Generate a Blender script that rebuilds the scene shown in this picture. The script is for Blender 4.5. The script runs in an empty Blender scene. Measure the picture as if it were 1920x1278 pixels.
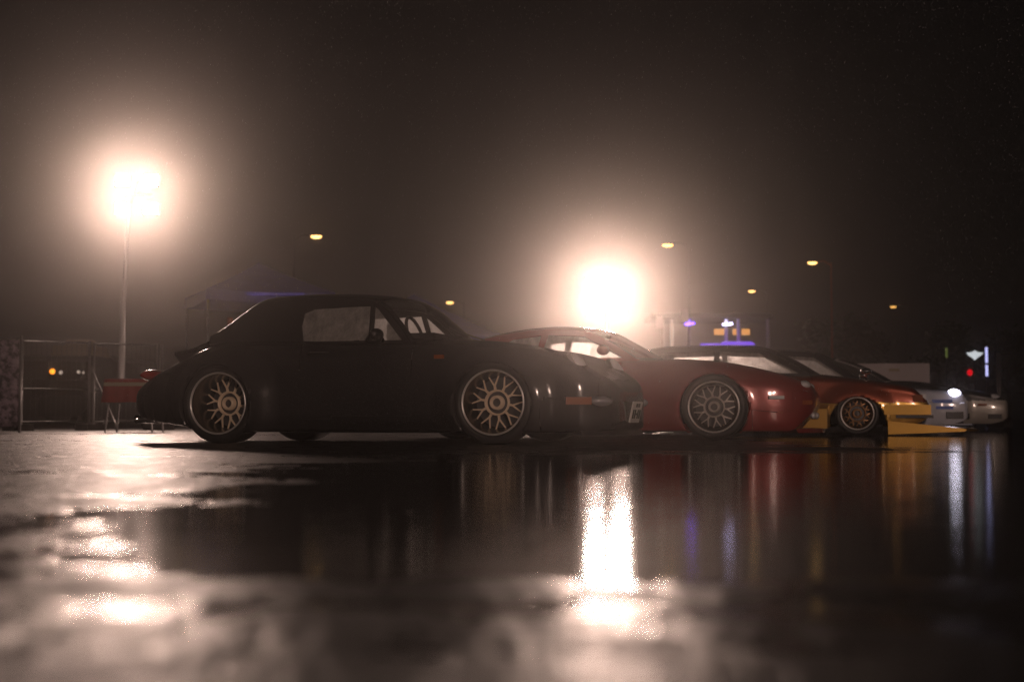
import bpy, bmesh, math, random
from mathutils import Vector, Matrix, noise
from mathutils.geometry import tessellate_polygon
random.seed(7)
R = math.radians
sc = bpy.context.scene
COL = sc.collection

# ------------------------------------------------------------------ camera, world, exposure
CAM_H, PITCH, FPX = 0.20, R(3.09), 2667.0
cam_d = bpy.data.cameras.new('camera'); cam = bpy.data.objects.new('camera', cam_d); COL.objects.link(cam)
cam.location = (0, 0, CAM_H); cam.rotation_euler = (R(90) + PITCH, 0, 0)
cam_d.sensor_width = 36; cam_d.lens = 50.0
cam_d.clip_start = 0.05; cam_d.clip_end = 600
cam_d.dof.use_dof = True; cam_d.dof.focus_distance = 10.9; cam_d.dof.aperture_fstop = 2.0
sc.camera = cam

w = bpy.data.worlds.new('World'); sc.world = w; w.use_nodes = True
bg = w.node_tree.nodes['Background']
bg.inputs[0].default_value = (0.30, 0.27, 0.26, 1); bg.inputs[1].default_value = 0.006

sc.view_settings.view_transform = 'Standard'; sc.view_settings.look = 'None'
sc.view_settings.exposure = 0; sc.view_settings.gamma = 1; sc.view_settings.use_curve_mapping = False
cy = sc.cycles
cy.use_denoising = True; cy.use_adaptive_sampling = False
cy.denoising_prefilter = 'NONE'; cy.volume_bounces = 0; cy.max_bounces = 6; cy.diffuse_bounces = 2; cy.glossy_bounces = 3
cy.transparent_max_bounces = 12; cy.transmission_bounces = 3
cy.sample_clamp_indirect = 4; cy.sample_clamp_direct = 68
cy.caustics_reflective = False; cy.caustics_refractive = False

FLOOD_POWER = 172.0            # watts per floodlight head
FILL_POWER = 520.0
FLOOD_COLOR = (1.0, 0.68, 0.55)
HAZE_DENSITY = 0.0047
HAZE_G = 0.957

def at(px, py, Y):
    """world point at depth Y seen at photo pixel px, py"""
    u = (px - 960) / FPX; v = (639 - py) / FPX
    c, s = math.cos(PITCH), math.sin(PITCH)
    d = Vector((u, c - v * s, s + v * c))
    return Vector((0, 0, CAM_H)) + d * (Y / d.y)

# ------------------------------------------------------------------ materials
def nm(name):
    m = bpy.data.materials.new(name); m.use_nodes = True
    return m, m.node_tree, m.node_tree.nodes['Principled BSDF']

def plain(name, col, rough=0.5, metal=0.0, coat=0.0, spec=0.5, bump=0.0, bscale=200.0, vary=0.0):
    m, t, b = nm(name)
    b.inputs['Base Color'].default_value = (*col, 1); b.inputs['Roughness'].default_value = rough
    b.inputs['Metallic'].default_value = metal; b.inputs['Coat Weight'].default_value = coat
    b.inputs['Coat Roughness'].default_value = 0.06; b.inputs['Specular IOR Level'].default_value = spec
    tc = t.nodes.new('ShaderNodeTexCoord')
    n = t.nodes.new('ShaderNodeTexNoise'); n.inputs['Scale'].default_value = bscale; n.inputs['Detail'].default_value = 3
    t.links.new(tc.outputs['Object'], n.inputs['Vector'])
    if vary:
        n2 = t.nodes.new('ShaderNodeTexNoise'); n2.inputs['Scale'].default_value = 6; n2.inputs['Detail'].default_value = 4
        t.links.new(tc.outputs['Object'], n2.inputs['Vector'])
        mx = t.nodes.new('ShaderNodeMix'); mx.data_type = 'RGBA'
        mx.inputs[6].default_value = (*[c * (1 - vary) for c in col], 1); mx.inputs[7].default_value = (*[min(1, c * (1 + vary)) for c in col], 1)
        t.links.new(n2.outputs['Fac'], mx.inputs[0]); t.links.new(mx.outputs[2], b.inputs['Base Color'])
    if bump:
        bp = t.nodes.new('ShaderNodeBump'); bp.inputs['Strength'].default_value = bump; bp.inputs['Distance'].default_value = 0.003
        t.links.new(n.outputs['Fac'], bp.inputs['Height']); t.links.new(bp.outputs[0], b.inputs['Normal'])
    return m

def wet_paint(name, col, metal=0.3, rough=0.32, flake=0.25, crough=0.10, spec=0.5):
    """car paint under a clear coat beaded with rain"""
    m, t, b = nm(name)
    L = t.links.new
    tc = t.nodes.new('ShaderNodeTexCoord')
    n2 = t.nodes.new('ShaderNodeTexNoise'); n2.inputs['Scale'].default_value = 3; n2.inputs['Detail'].default_value = 5
    L(tc.outputs['Object'], n2.inputs['Vector'])
    mx = t.nodes.new('ShaderNodeMix'); mx.data_type = 'RGBA'
    mx.inputs[6].default_value = (*[c * (1 - flake) for c in col], 1); mx.inputs[7].default_value = (*[c * (1 + flake) for c in col], 1)
    L(n2.outputs['Fac'], mx.inputs[0]); L(mx.outputs[2], b.inputs['Base Color'])
    b.inputs['Metallic'].default_value = metal; b.inputs['Roughness'].default_value = rough
    b.inputs['Coat Weight'].default_value = 1.0; b.inputs['Coat Roughness'].default_value = crough; b.inputs['Specular IOR Level'].default_value = spec
    vo = t.nodes.new('ShaderNodeTexVoronoi'); vo.inputs['Scale'].default_value = 140; vo.inputs['Randomness'].default_value = 1
    L(tc.outputs['Object'], vo.inputs['Vector'])
    mr = t.nodes.new('ShaderNodeMapRange'); mr.inputs[1].default_value = 0.0; mr.inputs[2].default_value = 0.42
    mr.inputs[3].default_value = 1.0; mr.inputs[4].default_value = 0.0
    L(vo.outputs['Distance'], mr.inputs[0])
    msk = t.nodes.new('ShaderNodeMath'); msk.operation = 'GREATER_THAN'; msk.inputs[1].default_value = 0.40
    sx = t.nodes.new('ShaderNodeSeparateColor'); L(vo.outputs['Color'], sx.inputs[0]); L(sx.outputs[0], msk.inputs[0])
    mu = t.nodes.new('ShaderNodeMath'); mu.operation = 'MULTIPLY'; L(mr.outputs[0], mu.inputs[0]); L(msk.outputs[0], mu.inputs[1])
    bp = t.nodes.new('ShaderNodeBump'); bp.inputs['Strength'].default_value = 0.8; bp.inputs['Distance'].default_value = 0.002
    L(mu.outputs[0], bp.inputs['Height']); L(bp.outputs[0], b.inputs['Coat Normal'])
    return m

def emis(name, col, strength):
    m, t, b = nm(name)
    b.inputs['Base Color'].default_value = (0.02, 0.02, 0.02, 1)
    b.inputs['Emission Color'].default_value = (*col, 1); b.inputs['Emission Strength'].default_value = strength
    return m

def wet_glass(name, tint=(0.55, 0.55, 0.52), mist=0.22, mist_col=(0.8, 0.78, 0.74)):
    """thin car glass misted and beaded with rain: mostly see-through, partly scattering"""
    m = bpy.data.materials.new(name); m.use_nodes = True
    t = m.node_tree; t.nodes.clear(); L = t.links.new
    out = t.nodes.new('ShaderNodeOutputMaterial')
    tr = t.nodes.new('ShaderNodeBsdfTransparent'); tr.inputs[0].default_value = (*tint, 1)
    tl = t.nodes.new('ShaderNodeBsdfTranslucent'); tl.inputs[0].default_value = (*mist_col, 1)
    gl = t.nodes.new('ShaderNodeBsdfGlossy'); gl.inputs['Roughness'].default_value = 0.04
    tc = t.nodes.new('ShaderNodeTexCoord')
    n = t.nodes.new('ShaderNodeTexNoise'); n.inputs['Scale'].default_value = 9; n.inputs['Detail'].default_value = 8; n.inputs['Roughness'].default_value = 0.75
    mp = t.nodes.new('ShaderNodeMapping'); mp.inputs['Scale'].default_value = (1.6, 1.6, 0.7)
    L(tc.outputs['Object'], mp.inputs[0]); L(mp.outputs[0], n.inputs['Vector'])
    mr = t.nodes.new('ShaderNodeMapRange'); mr.inputs[1].default_value = 0.3; mr.inputs[2].default_value = 0.7
    mr.inputs[3].default_value = mist * 0.55; mr.inputs[4].default_value = min(1, mist * 1.5)
    L(n.outputs['Fac'], mr.inputs[0])
    df = t.nodes.new('ShaderNodeBsdfDiffuse'); df.inputs[0].default_value = (*mist_col, 1)
    m0 = t.nodes.new('ShaderNodeMixShader'); m0.inputs[0].default_value = 0.65; L(tl.outputs[0], m0.inputs[1]); L(df.outputs[0], m0.inputs[2])
    m1 = t.nodes.new('ShaderNodeMixShader'); L(mr.outputs[0], m1.inputs[0]); L(tr.outputs[0], m1.inputs[1]); L(m0.outputs[0], m1.inputs[2])
    fr = t.nodes.new('ShaderNodeFresnel'); fr.inputs[0].default_value = 1.45
    m2 = t.nodes.new('ShaderNodeMixShader'); L(fr.outputs[0], m2.inputs[0]); L(m1.outputs[0], m2.inputs[1]); L(gl.outputs[0], m2.inputs[2])
    L(m2.outputs[0], out.inputs[0])
    return m

def misted_glass(name, clear=0.1):
    """pane fogged and covered in rain: spreads the light that comes through it"""
    m = bpy.data.materials.new(name); m.use_nodes = True
    t = m.node_tree; t.nodes.clear(); L = t.links.new
    out = t.nodes.new('ShaderNodeOutputMaterial')
    tr = t.nodes.new('ShaderNodeBsdfTransparent'); tr.inputs[0].default_value = (0.8, 0.8, 0.8, 1)
    rf = t.nodes.new('ShaderNodeBsdfRefraction'); rf.inputs[0].default_value = (0.9, 0.9, 0.9, 1); rf.inputs['Roughness'].default_value = 0.75; rf.inputs['IOR'].default_value = 1.45
    tl = t.nodes.new('ShaderNodeBsdfTranslucent'); tl.inputs[0].default_value = (0.9, 0.9, 0.9, 1)
    tc = t.nodes.new('ShaderNodeTexCoord'); mp = t.nodes.new('ShaderNodeMapping'); mp.inputs['Scale'].default_value = (1.5, 1.5, .5)
    n = t.nodes.new('ShaderNodeTexNoise'); n.inputs['Scale'].default_value = 14; n.inputs['Detail'].default_value = 8; n.inputs['Roughness'].default_value = 0.7
    L(tc.outputs['Object'], mp.inputs[0]); L(mp.outputs[0], n.inputs['Vector'])
    mr = t.nodes.new('ShaderNodeMapRange'); mr.inputs[1].default_value = 0.35; mr.inputs[2].default_value = 0.68; mr.inputs[3].default_value = 1 - clear * 2; mr.inputs[4].default_value = 1
    L(n.outputs['Fac'], mr.inputs[0])
    m0 = t.nodes.new('ShaderNodeMixShader'); m0.inputs[0].default_value = 0.35; L(rf.outputs[0], m0.inputs[1]); L(tl.outputs[0], m0.inputs[2])
    m1 = t.nodes.new('ShaderNodeMixShader'); L(mr.outputs[0], m1.inputs[0]); L(tr.outputs[0], m1.inputs[1]); L(m0.outputs[0], m1.inputs[2])
    L(m1.outputs[0], out.inputs[0])
    return m

def ground_mat():
    m, t, b = nm('wet_asphalt'); L = t.links.new
    geo = t.nodes.new('ShaderNodeNewGeometry')
    def noise_(scale, detail, vec=None, rough=0.5):
        n = t.nodes.new('ShaderNodeTexNoise'); n.inputs['Scale'].default_value = scale; n.inputs['Detail'].default_value = detail
        n.inputs['Roughness'].default_value = rough
        L(vec if vec else geo.outputs['Position'], n.inputs['Vector']); return n.outputs['Fac']
    def mr(fac, a, b_, c, d, smooth=True):
        r = t.nodes.new('ShaderNodeMapRange')
        if smooth: r.interpolation_type = 'SMOOTHSTEP'
        for i, v in enumerate((a, b_, c, d)): r.inputs[i + 1].default_value = v
        L(fac, r.inputs[0]); return r.outputs[0]
    def ma(op, a, c=None):
        n = t.nodes.new('ShaderNodeMath'); n.operation = op
        for i, v in enumerate((a, c)):
            if v is None: continue
            if isinstance(v, (int, float)): n.inputs[i].default_value = v
            else: L(v, n.inputs[i])
        return n.outputs[0]
    sep = t.nodes.new('ShaderNodeSeparateXYZ'); L(geo.outputs['Position'], sep.inputs[0])
    # where water stands: a broad pool in front of the cars, broken by worn high spots
    mp = t.nodes.new('ShaderNodeMapping'); mp.inputs['Scale'].default_value = (0.28, 2.3, 1)
    L(geo.outputs['Position'], mp.inputs[0])
    big = noise_(0.55, 4, mp.outputs[0], 0.6)
    mp2 = t.nodes.new('ShaderNodeMapping'); mp2.inputs['Scale'].default_value = (1.0, 0.45, 1)
    L(geo.outputs['Position'], mp2.inputs[0])
    # pool bounds
    y_near = mr(sep.outputs[1], 1.0, 2.6, 0, 1)
    y_far = mr(sep.outputs[1], 5.5, 9.5, 1, 0)
    x_l = mr(sep.outputs[0], -1.4, -0.1, 0, 1)
    pool = ma('MULTIPLY', ma('MULTIPLY', y_near, y_far), x_l)
    far_wet = ma('MULTIPLY', mr(sep.outputs[1], 7.0, 10.0, 0, 0.4), mr(sep.outputs[0], 1.6, 3.2, 0, 1))
    rag = noise_(7, 5, mp2.outputs[0], 0.65)
    lev = ma('ADD', ma('ADD', ma('MULTIPLY', pool, 0.42), far_wet), ma('MULTIPLY', big, 1.0))
    lev = ma('ADD', lev, ma('MULTIPLY', ma('SUBTRACT', rag, 0.5), 0.5))
    puddle = mr(lev, 0.50, 0.68, 0, 1)
    # aggregate
    vo = t.nodes.new('ShaderNodeTexVoronoi'); vo.inputs['Scale'].default_value = 110; L(geo.outputs['Position'], vo.inputs['Vector'])
    fine = noise_(260, 3); mid = noise_(28, 4, None, 0.6); slow = noise_(3.5, 3)
    lump = noise_(11, 5, mp2.outputs[0], 0.62)
    h_rough = ma('ADD', ma('ADD', ma('MULTIPLY', vo.outputs['Distance'], 1.5), ma('MULTIPLY', fine, 0.35)), ma('MULTIPLY', mid, 1.4))
    clod = noise_(42, 3, mp2.outputs[0], 0.6)
    h_rough = ma('ADD', h_rough, ma('ADD', ma('MULTIPLY', lump, 2.6), ma('MULTIPLY', clod, 2.2)))
    dry = ma('SUBTRACT', 1.0, puddle)
    rip = t.nodes.new('ShaderNodeTexVoronoi'); rip.inputs['Scale'].default_value = 14; L(geo.outputs['Position'], rip.inputs['Vector'])
    ring = ma('SINE', ma('MULTIPLY', rip.outputs['Distance'], 40.0))
    h = ma('ADD', ma('MULTIPLY', h_rough, ma('ADD', ma('MULTIPLY', dry, 0.95), 0.05)), ma('MULTIPLY', ring, 0.02))
    h = ma('ADD', h, ma('MULTIPLY', slow, 0.5))
    bp = t.nodes.new('ShaderNodeBump'); bp.inputs['Strength'].default_value = 1.0; bp.inputs['Distance'].default_value = 0.0012
    L(h, bp.inputs['Height'])
    # flat faces of the wet stones: every stone leans its own way
    def vm(op, a, c):
        n = t.nodes.new('ShaderNodeVectorMath'); n.operation = op
        for i, v in enumerate((a, c)):
            if v is None: continue
            if isinstance(v, tuple): n.inputs[i].default_value = v
            else: L(v, n.inputs[i])
        return n
    acc = bp.outputs[0]
    for sc_, k_ in ((150, 0.15), (46, 0.15), (13, 0.09)):
        vs_ = t.nodes.new('ShaderNodeTexVoronoi'); vs_.inputs['Scale'].default_value = sc_; L(geo.outputs['Position'], vs_.inputs['Vector'])
        d0 = vm('SUBTRACT', vs_.outputs['Color'], (0.5, 0.5, 0.5)).outputs[0]
        d1 = vm('MULTIPLY', d0, (k_, k_, 0.0)).outputs[0]
        sc1 = t.nodes.new('ShaderNodeVectorMath'); sc1.operation = 'SCALE'; L(d1, sc1.inputs[0]); L(ma('ADD', ma('MULTIPLY', dry, 0.94), 0.06), sc1.inputs['Scale'])
        acc = vm('ADD', acc, sc1.outputs[0]).outputs[0]
    nn = vm('NORMALIZE', acc, None).outputs[0]
    L(nn, b.inputs['Normal'])
    col = t.nodes.new('ShaderNodeMix'); col.data_type = 'RGBA'
    col.inputs[6].default_value = (0.018, 0.017, 0.017, 1); col.inputs[7].default_value = (0.045, 0.043, 0.042, 1)
    L(fine, col.inputs[0]); L(col.outputs[2], b.inputs['Base Color'])
    rdry = mr(lump, 0.35, 0.65, 0.45, 0.35)
    rgh = t.nodes.new('ShaderNodeMix'); L(ma('POWER', puddle, 5.0), rgh.inputs[0]); L(rdry, rgh.inputs[2]); rgh.inputs[3].default_value = 0.07
    L(rgh.outputs[0], b.inputs['Roughness'])
    b.inputs['IOR'].default_value = 1.38
    return m

M = {}
M['ground'] = ground_mat()
M['black_paint'] = wet_paint('black_paint', (0.012, 0.012, 0.013), 0.0, rough=.6, crough=0.13, spec=0.1)
M['red_paint'] = wet_paint('red_paint', (0.27, 0.016, 0.011), 0.2)
M['bronze_paint'] = wet_paint('bronze_paint', (0.26, 0.042, 0.009), 0.45)
M['gold_paint'] = wet_paint('gold_paint', (0.58, 0.33, 0.055), 0.5)
M['navy_paint'] = wet_paint('navy_paint', (0.02, 0.022, 0.03), 0.3)
M['white_paint'] = wet_paint('white_paint', (0.72, 0.74, 0.82), 0.0)
M['grey_paint'] = wet_paint('grey_paint', (0.42, 0.39, 0.34), 0.1)
M['dark_grey_paint'] = wet_paint('dark_grey_paint', (0.05, 0.05, 0.05), 0.2)
M['tyre'] = plain('tyre_rubber', (0.016, 0.016, 0.016), 0.45, bump=0.4)
M['polished'] = plain('polished_rim', (0.88, 0.86, 0.83), 0.3, 0.6)
M['dark_barrel'] = plain('dark_barrel', (0.16, 0.15, 0.14), 0.25, 1.0)
M['gold_alloy'] = plain('gold_alloy', (0.95, 0.78, 0.58), 0.4, 0.1, coat=0.5)
M['bronze_alloy'] = plain('bronze_alloy', (0.42, 0.22, 0.09), 0.4, 0.5)
M['gun_alloy'] = plain('gun_alloy', (0.55, 0.51, 0.47), 0.4, 0.4)
M['black_trim'] = plain('black_trim', (0.012, 0.012, 0.012), 0.4, bump=0.3)
M['liner'] = plain('wheel_liner', (0.010, 0.010, 0.010), 0.9)
M['canvas'] = plain('soft_top_canvas', (0.014, 0.013, 0.013), 0.36, bump=0.4, bscale=500, coat=0.3)
M['leather'] = plain('seat_leather', (0.022, 0.02, 0.019), 0.55, bump=0.4)
M['glass'] = wet_glass('wet_glass', (0.93, 0.93, 0.91), 0.11)
M['clear_glass'] = wet_glass('clear_glass', (0.92, 0.92, 0.90), 0.56)
M['misted'] = misted_glass('misted_glass')
M['glass_dim'] = wet_glass('wet_glass_dim', (0.25, 0.25, 0.25), 0.08)
M['lens'] = plain('headlight_lens', (0.85, 0.86, 0.88), 0.3, 0.0, coat=1)
M['fog_lens'] = plain('fog_lens', (0.40, 0.40, 0.42), 0.2, 0.3, coat=1)
M['amber'] = plain('amber_lens', (0.30, 0.07, 0.008), 0.45, coat=0, spec=.2)
M['red_lens'] = plain('red_lens', (0.35, 0.01, 0.01), 0.2, coat=1)
M['chrome'] = plain('chrome', (0.8, 0.8, 0.8), 0.1, 1.0)
M['plate'] = plain('plate_white', (0.75, 0.75, 0.73), 0.5)
M['plate_ink'] = plain('plate_ink', (0.03, 0.05, 0.04), 0.5)
M['blue_vinyl'] = plain('blue_vinyl', (0.03, 0.13, 0.65), 0.35, coat=0.5)
M['galv'] = plain('galvanised_steel', (0.26, 0.25, 0.25), 0.45, 0.6, bump=0.3)
M['steel_dark'] = plain('dark_steel', (0.10, 0.10, 0.10), 0.5, 0.6)
M['mesh_wire'] = plain('fence_wire', (0.25, 0.24, 0.24), 0.5, 0.7)
M['blue_canvas'] = plain('blue_canopy', (0.02, 0.025, 0.34), 0.7, bump=0.4, vary=0.3)
M['red_cloth'] = plain('red_cloth', (0.36, 0.018, 0.01), 0.6, bump=0.5, vary=0.3)
M['cream'] = plain('cream_band', (0.45, 0.36, 0.24), 0.6)
M['dark_wall'] = plain('dark_wall', (0.06, 0.055, 0.05), 0.8, vary=0.4)
M['white_board'] = plain('white_board', (0.62, 0.55, 0.56), 0.6, vary=0.1)
M['white_post'] = plain('white_post', (0.75, 0.73, 0.70), 0.4)
M['rust_post'] = plain('rust_post', (0.55, 0.13, 0.03), 0.5)
M['bark'] = plain('bark', (0.05, 0.04, 0.03), 0.9, bump=0.6, bscale=30)
M['leaf'] = plain('foliage', (0.05, 0.07, 0.03), 0.8, vary=0.5)
M['flood_lens'] = emis('flood_lens', (1.0, 0.93, 0.85), 25)
M['sodium'] = emis('sodium_lens', (1.0, 0.55, 0.17), 5)
M['sodium_dim'] = emis('sodium_lens_dim', (1.0, 0.5, 0.12), 2.2)
M['led_violet'] = emis('led_violet', (0.18, 0.07, 1.0), 7)
M['led_blue_dim'] = emis('led_blue_dim', (0.22, 0.14, 0.9), 0.14)
M['led_white'] = emis('led_white', (0.62, 0.58, 1.0), 9)
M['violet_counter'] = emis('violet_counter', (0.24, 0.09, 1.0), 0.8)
M['orange_lit'] = emis('orange_lit', (1.0, 0.42, 0.10), 0.75)
M['tube_white'] = emis('tube_white', (0.55, 0.55, 1.0), 1.3)
M['sign_white'] = emis('sign_white', (0.85, 0.9, 0.95), 0.75)
M['sign_red'] = emis('sign_red', (1.0, 0.0, 0.01), 0.7)
M['amber_lit'] = emis('amber_lit', (1.0, 0.30, 0.02), 2.6)
M['pale_lit'] = emis('pale_lit', (1.0, 0.75, 0.6), 0.5)
M['headlamp_lit'] = emis('headlamp_lit', (0.86, 0.82, 1.0), 7)
M['green_lit'] = emis('green_lit', (0.4, 0.5, 0.12), 0.16)

# ------------------------------------------------------------------ object helpers
def link(o, parent=None):
    COL.objects.link(o)
    if parent: o.parent = parent
    return o
def mesh_obj(name, verts, faces, mat, parent=None, smooth=False):
    me = bpy.data.meshes.new(name); me.from_pydata([tuple(v) for v in verts], [], faces); me.update()
    if mat: me.materials.append(M[mat] if isinstance(mat, str) else mat)
    if smooth: me.polygons.foreach_set('use_smooth', [True] * len(me.polygons))
    return link(bpy.data.objects.new(name, me), parent)
def thing(name, label, cat, loc=(0, 0, 0), rz=0, group=None):
    o = bpy.data.objects.new(name, None); COL.objects.link(o); o.location = loc; o.rotation_euler = (0, 0, rz)
    o.empty_display_size = 0.1
    return tag(o, label, cat, group)
def tag(o, label, cat, group=None):
    o['label'] = label; o['category'] = cat
    if group: o['group'] = group
    return o

class MB:
    def __init__(s): s.v = []; s.f = []
    def add(s, vs, fs):
        k = len(s.v); s.v += [Vector(v) for v in vs]; s.f += [tuple(i + k for i in f) for f in fs]; return s
    def box(s, c, d, rot=None, taper=1.0):
        c = Vector(c); hx, hy, hz = d[0] / 2, d[1] / 2, d[2] / 2
        vs = []
        for z, tpr in ((-hz, 1), (hz, taper)):
            for x, y in ((-hx, -hy), (hx, -hy), (hx, hy), (-hx, hy)):
                p = Vector((x * tpr, y * tpr, z))
                if rot: p = rot @ p
                vs.append(p + c)
        return s.add(vs, [(3, 2, 1, 0), (4, 5, 6, 7), (0, 1, 5, 4), (1, 2, 6, 5), (2, 3, 7, 6), (3, 0, 4, 7)])
    def tube(s, pts, r, n=8, cap=True):
        pts = [Vector(p) for p in pts]; rs = r if isinstance(r, (list, tuple)) else [r] * len(pts)
        vs = []; up = Vector((0, 0, 1))
        for i, p in enumerate(pts):
            d = (pts[min(i + 1, len(pts) - 1)] - pts[max(i - 1, 0)]).normalized()
            a = d.cross(up if abs(d.z) < 0.95 else Vector((1, 0, 0))).normalized(); b = d.cross(a)
            for k in range(n):
                t = 2 * math.pi * k / n
                vs.append(p + (a * math.cos(t) + b * math.sin(t)) * rs[i])
        fs = []
        for i in range(len(pts) - 1):
            for k in range(n):
                k2 = (k + 1) % n; fs.append((i * n + k, i * n + k2, (i + 1) * n + k2, (i + 1) * n + k))
        if cap: fs += [tuple(range(n)), tuple(reversed(range((len(pts) - 1) * n, len(pts) * n)))]
        return s.add(vs, fs)
    def lathe(s, prof, n=48, close=False, c=(0, 0, 0), sgn=1):
        """profile of (radius, y); axis along local y"""
        vs = []; m = len(prof); c = Vector(c)
        for k in range(n):
            t = 2 * math.pi * k / n
            for r, y in prof: vs.append(c + Vector((r * math.cos(t), y * sgn, r * math.sin(t))))
        fs = []
        for k in range(n):
            k2 = (k + 1) % n
            for i in range(m - 1 + (1 if close else 0)):
                i2 = (i + 1) % m; fs.append((k * m + i, k * m + i2, k2 * m + i2, k2 * m + i))
        return s.add(vs, fs)
    def build(s, name, mat, parent=None, smooth=False):
        return mesh_obj(name, s.v, s.f, mat, parent, smooth)

def pchip(pts):
    pts = sorted(pts); xs = [p[0] for p in pts]; ys = [p[1] for p in pts]; n = len(xs)
    d = [(ys[i + 1] - ys[i]) / (xs[i + 1] - xs[i]) for i in range(n - 1)]
    mm = [d[0]] + [0 if d[i - 1] * d[i] <= 0 else 2 * d[i - 1] * d[i] / (d[i - 1] + d[i]) for i in range(1, n - 1)] + [d[-1]]
    def f(x):
        if x <= xs[0]: return ys[0]
        if x >= xs[-1]: return ys[-1]
        i = max(j for j in range(n - 1) if xs[j] <= x)
        h = xs[i + 1] - xs[i]; t = (x - xs[i]) / h
        return ((2*t**3 - 3*t*t + 1) * ys[i] + (t**3 - 2*t*t + t) * h * mm[i] + (-2*t**3 + 3*t*t) * ys[i + 1] + (t**3 - t*t) * h * mm[i + 1])
    return f
def catmull(P, n):
    out = []
    Q = [P[0]] + list(P) + [P[-1]]
    seg = len(P) - 1
    for k in range(n + 1):
        u = k / n * seg; i = min(int(u), seg - 1); t = u - i
        p0, p1, p2, p3 = Q[i], Q[i + 1], Q[i + 2], Q[i + 3]
        out.append(tuple(0.5 * (2*b + (c - a)*t + (2*a - 5*b + 4*c - d)*t*t + (-a + 3*b - 3*c + d)*t**3) for a, b, c, d in zip(p0, p1, p2, p3)))
    return out

# ------------------------------------------------------------------ car builder
# car frame: x forward with 0 at the front axle, y to the car's left, z up from the road
def make_wheel(car, x, side, ytrack, rt, rr, width, dish, style, mats):
    """side -1 = right. ytrack: y of outer face."""
    y0 = side * ytrack
    s = -side                                            # inward direction along y
    def P(r, dy): return (r, dy * s)
    b = MB(); b.lathe([P(rr, 0.004), P(rr - 0.004, 0.0), P(rr - 0.012, 0.002), P(rr - 0.018, 0.02), P(rr - 0.03, dish * 0.55), P(rr - 0.045, dish), P(rr - 0.05, width), P(rr, width)], 64)
    wheel = b.build('wheel', mats['barrel'], car, True)
    wheel.location = (x, y0, rt)
    t = MB(); h = rt - rr
    t.lathe([P(rr - 0.004, 0.012), P(rr + 0.004, -0.002), P(rr + h * 0.3, -0.010), P(rr + h * 0.7, -0.008), P(rt - 0.008, 0.008), P(rt, 0.03),
             P(rt, width - 0.03), P(rt - 0.01, width - 0.004), P(rr + h * 0.5, width + 0.012), P(rr, width)], 64)
    t.build('tyre', 'tyre', wheel, True)
    l = MB(); l.lathe([P(rr + 0.002, 0.004), P(rr, -0.004), P(rr - 0.009, -0.004), P(rr - 0.013, 0.004), P(rr - 0.016, 0.016)], 64)
    l.build('rim_lip', mats['lip'], wheel, True)
    hr = 0.098 if style == 'mesh' else 0.075
    k = MB(); k.lathe([P(hr, dish + 0.02), P(hr, dish - 0.010), P(hr - .012, dish - 0.012), P(hr - .016, dish + 0.03)], 40)
    k.lathe([P(.056, dish + 0.03), P(.053, dish - 0.022), P(.044, dish - 0.030), P(.034, dish - 0.026), P(.031, dish + .01)], 32)
    k.build('hub', mats['spoke'], wheel, True)
    k = MB(); k.lathe([P(hr - .013, dish + .026), P(.0001, dish + .024)], 32); k.lathe([P(.033, dish + .004), P(.0001, dish + .0)], 24)
    k.build('hub_recess', 'steel_dark', wheel)
    d = MB(); d.lathe([P(rr - 0.055, dish + 0.09), P(0.0001, dish + 0.09)], 32)
    d.build('brake_disc', 'steel_dark', wheel)
    ri = rr - 0.044
    if style == 'mesh':
        n = 10; sm = MB()
        r0 = 0.095; rf = r0 + (ri - r0) * 0.30; yb = dish * s
        def bar(p, q, w1, w2, th):
            p = Vector(p); q = Vector(q); dr = (q - p); dr.y = 0; dr.normalize(); nn = Vector((-dr.z, 0, dr.x))
            yv = Vector((0, s * th, 0))
            sm.add([p - nn * w1, p + nn * w1, q + nn * w2, q - nn * w2, p - nn * w1 + yv, p + nn * w1 + yv, q + nn * w2 + yv, q - nn * w2 + yv],
                   [(0, 1, 2, 3), (7, 6, 5, 4), (0, 4, 5, 1), (1, 5, 6, 2), (2, 6, 7, 3), (3, 7, 4, 0)])
        bar((r0 - 0.01, yb, 0), (rf, yb - s * 0.006, 0), 0.010, 0.008, 0.016)
        for sg in (-1, 1):
            a = sg * math.pi / n * 0.62
            bar((rf - 0.004, yb - s * 0.006, 0), (ri * math.cos(a), yb + s * 0.004, ri * math.sin(a)), 0.0065, 0.0045, 0.013)
    elif style == 'disc':
        n = 5; sm = MB()
        a = 0.42
        sm.add([(0.06, dish * s, -0.03), (0.06, dish * s, 0.03), (ri * math.cos(a), (dish + 0.01) * s, ri * math.sin(a)), (ri, (dish + 0.0) * s, 0), (ri * math.cos(a), (dish + 0.01) * s, -ri * math.sin(a)),
                (0.06, (dish + 0.02) * s, -0.03), (0.06, (dish + 0.02) * s, 0.03), (ri * math.cos(a), (dish + 0.03) * s, ri * math.sin(a)), (ri, (dish + 0.03) * s, 0), (ri * math.cos(a), (dish + 0.03) * s, -ri * math.sin(a))],
               [(0, 1, 2, 3, 4), (9, 8, 7, 6, 5), (0, 5, 6, 1), (1, 6, 7, 2), (2, 7, 8, 3), (3, 8, 9, 4), (4, 9, 5, 0)])
    sp = sm.build('spoke', mats['spoke'], wheel)
    ph = 0.17
    sp.rotation_euler = (0, ph, 0)
    for i in range(1, n):
        c = sp.copy(); COL.objects.link(c); c.parent = wheel; c.rotation_euler = (0, ph + 2 * math.pi * i / n, 0)
    return wheel

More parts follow.
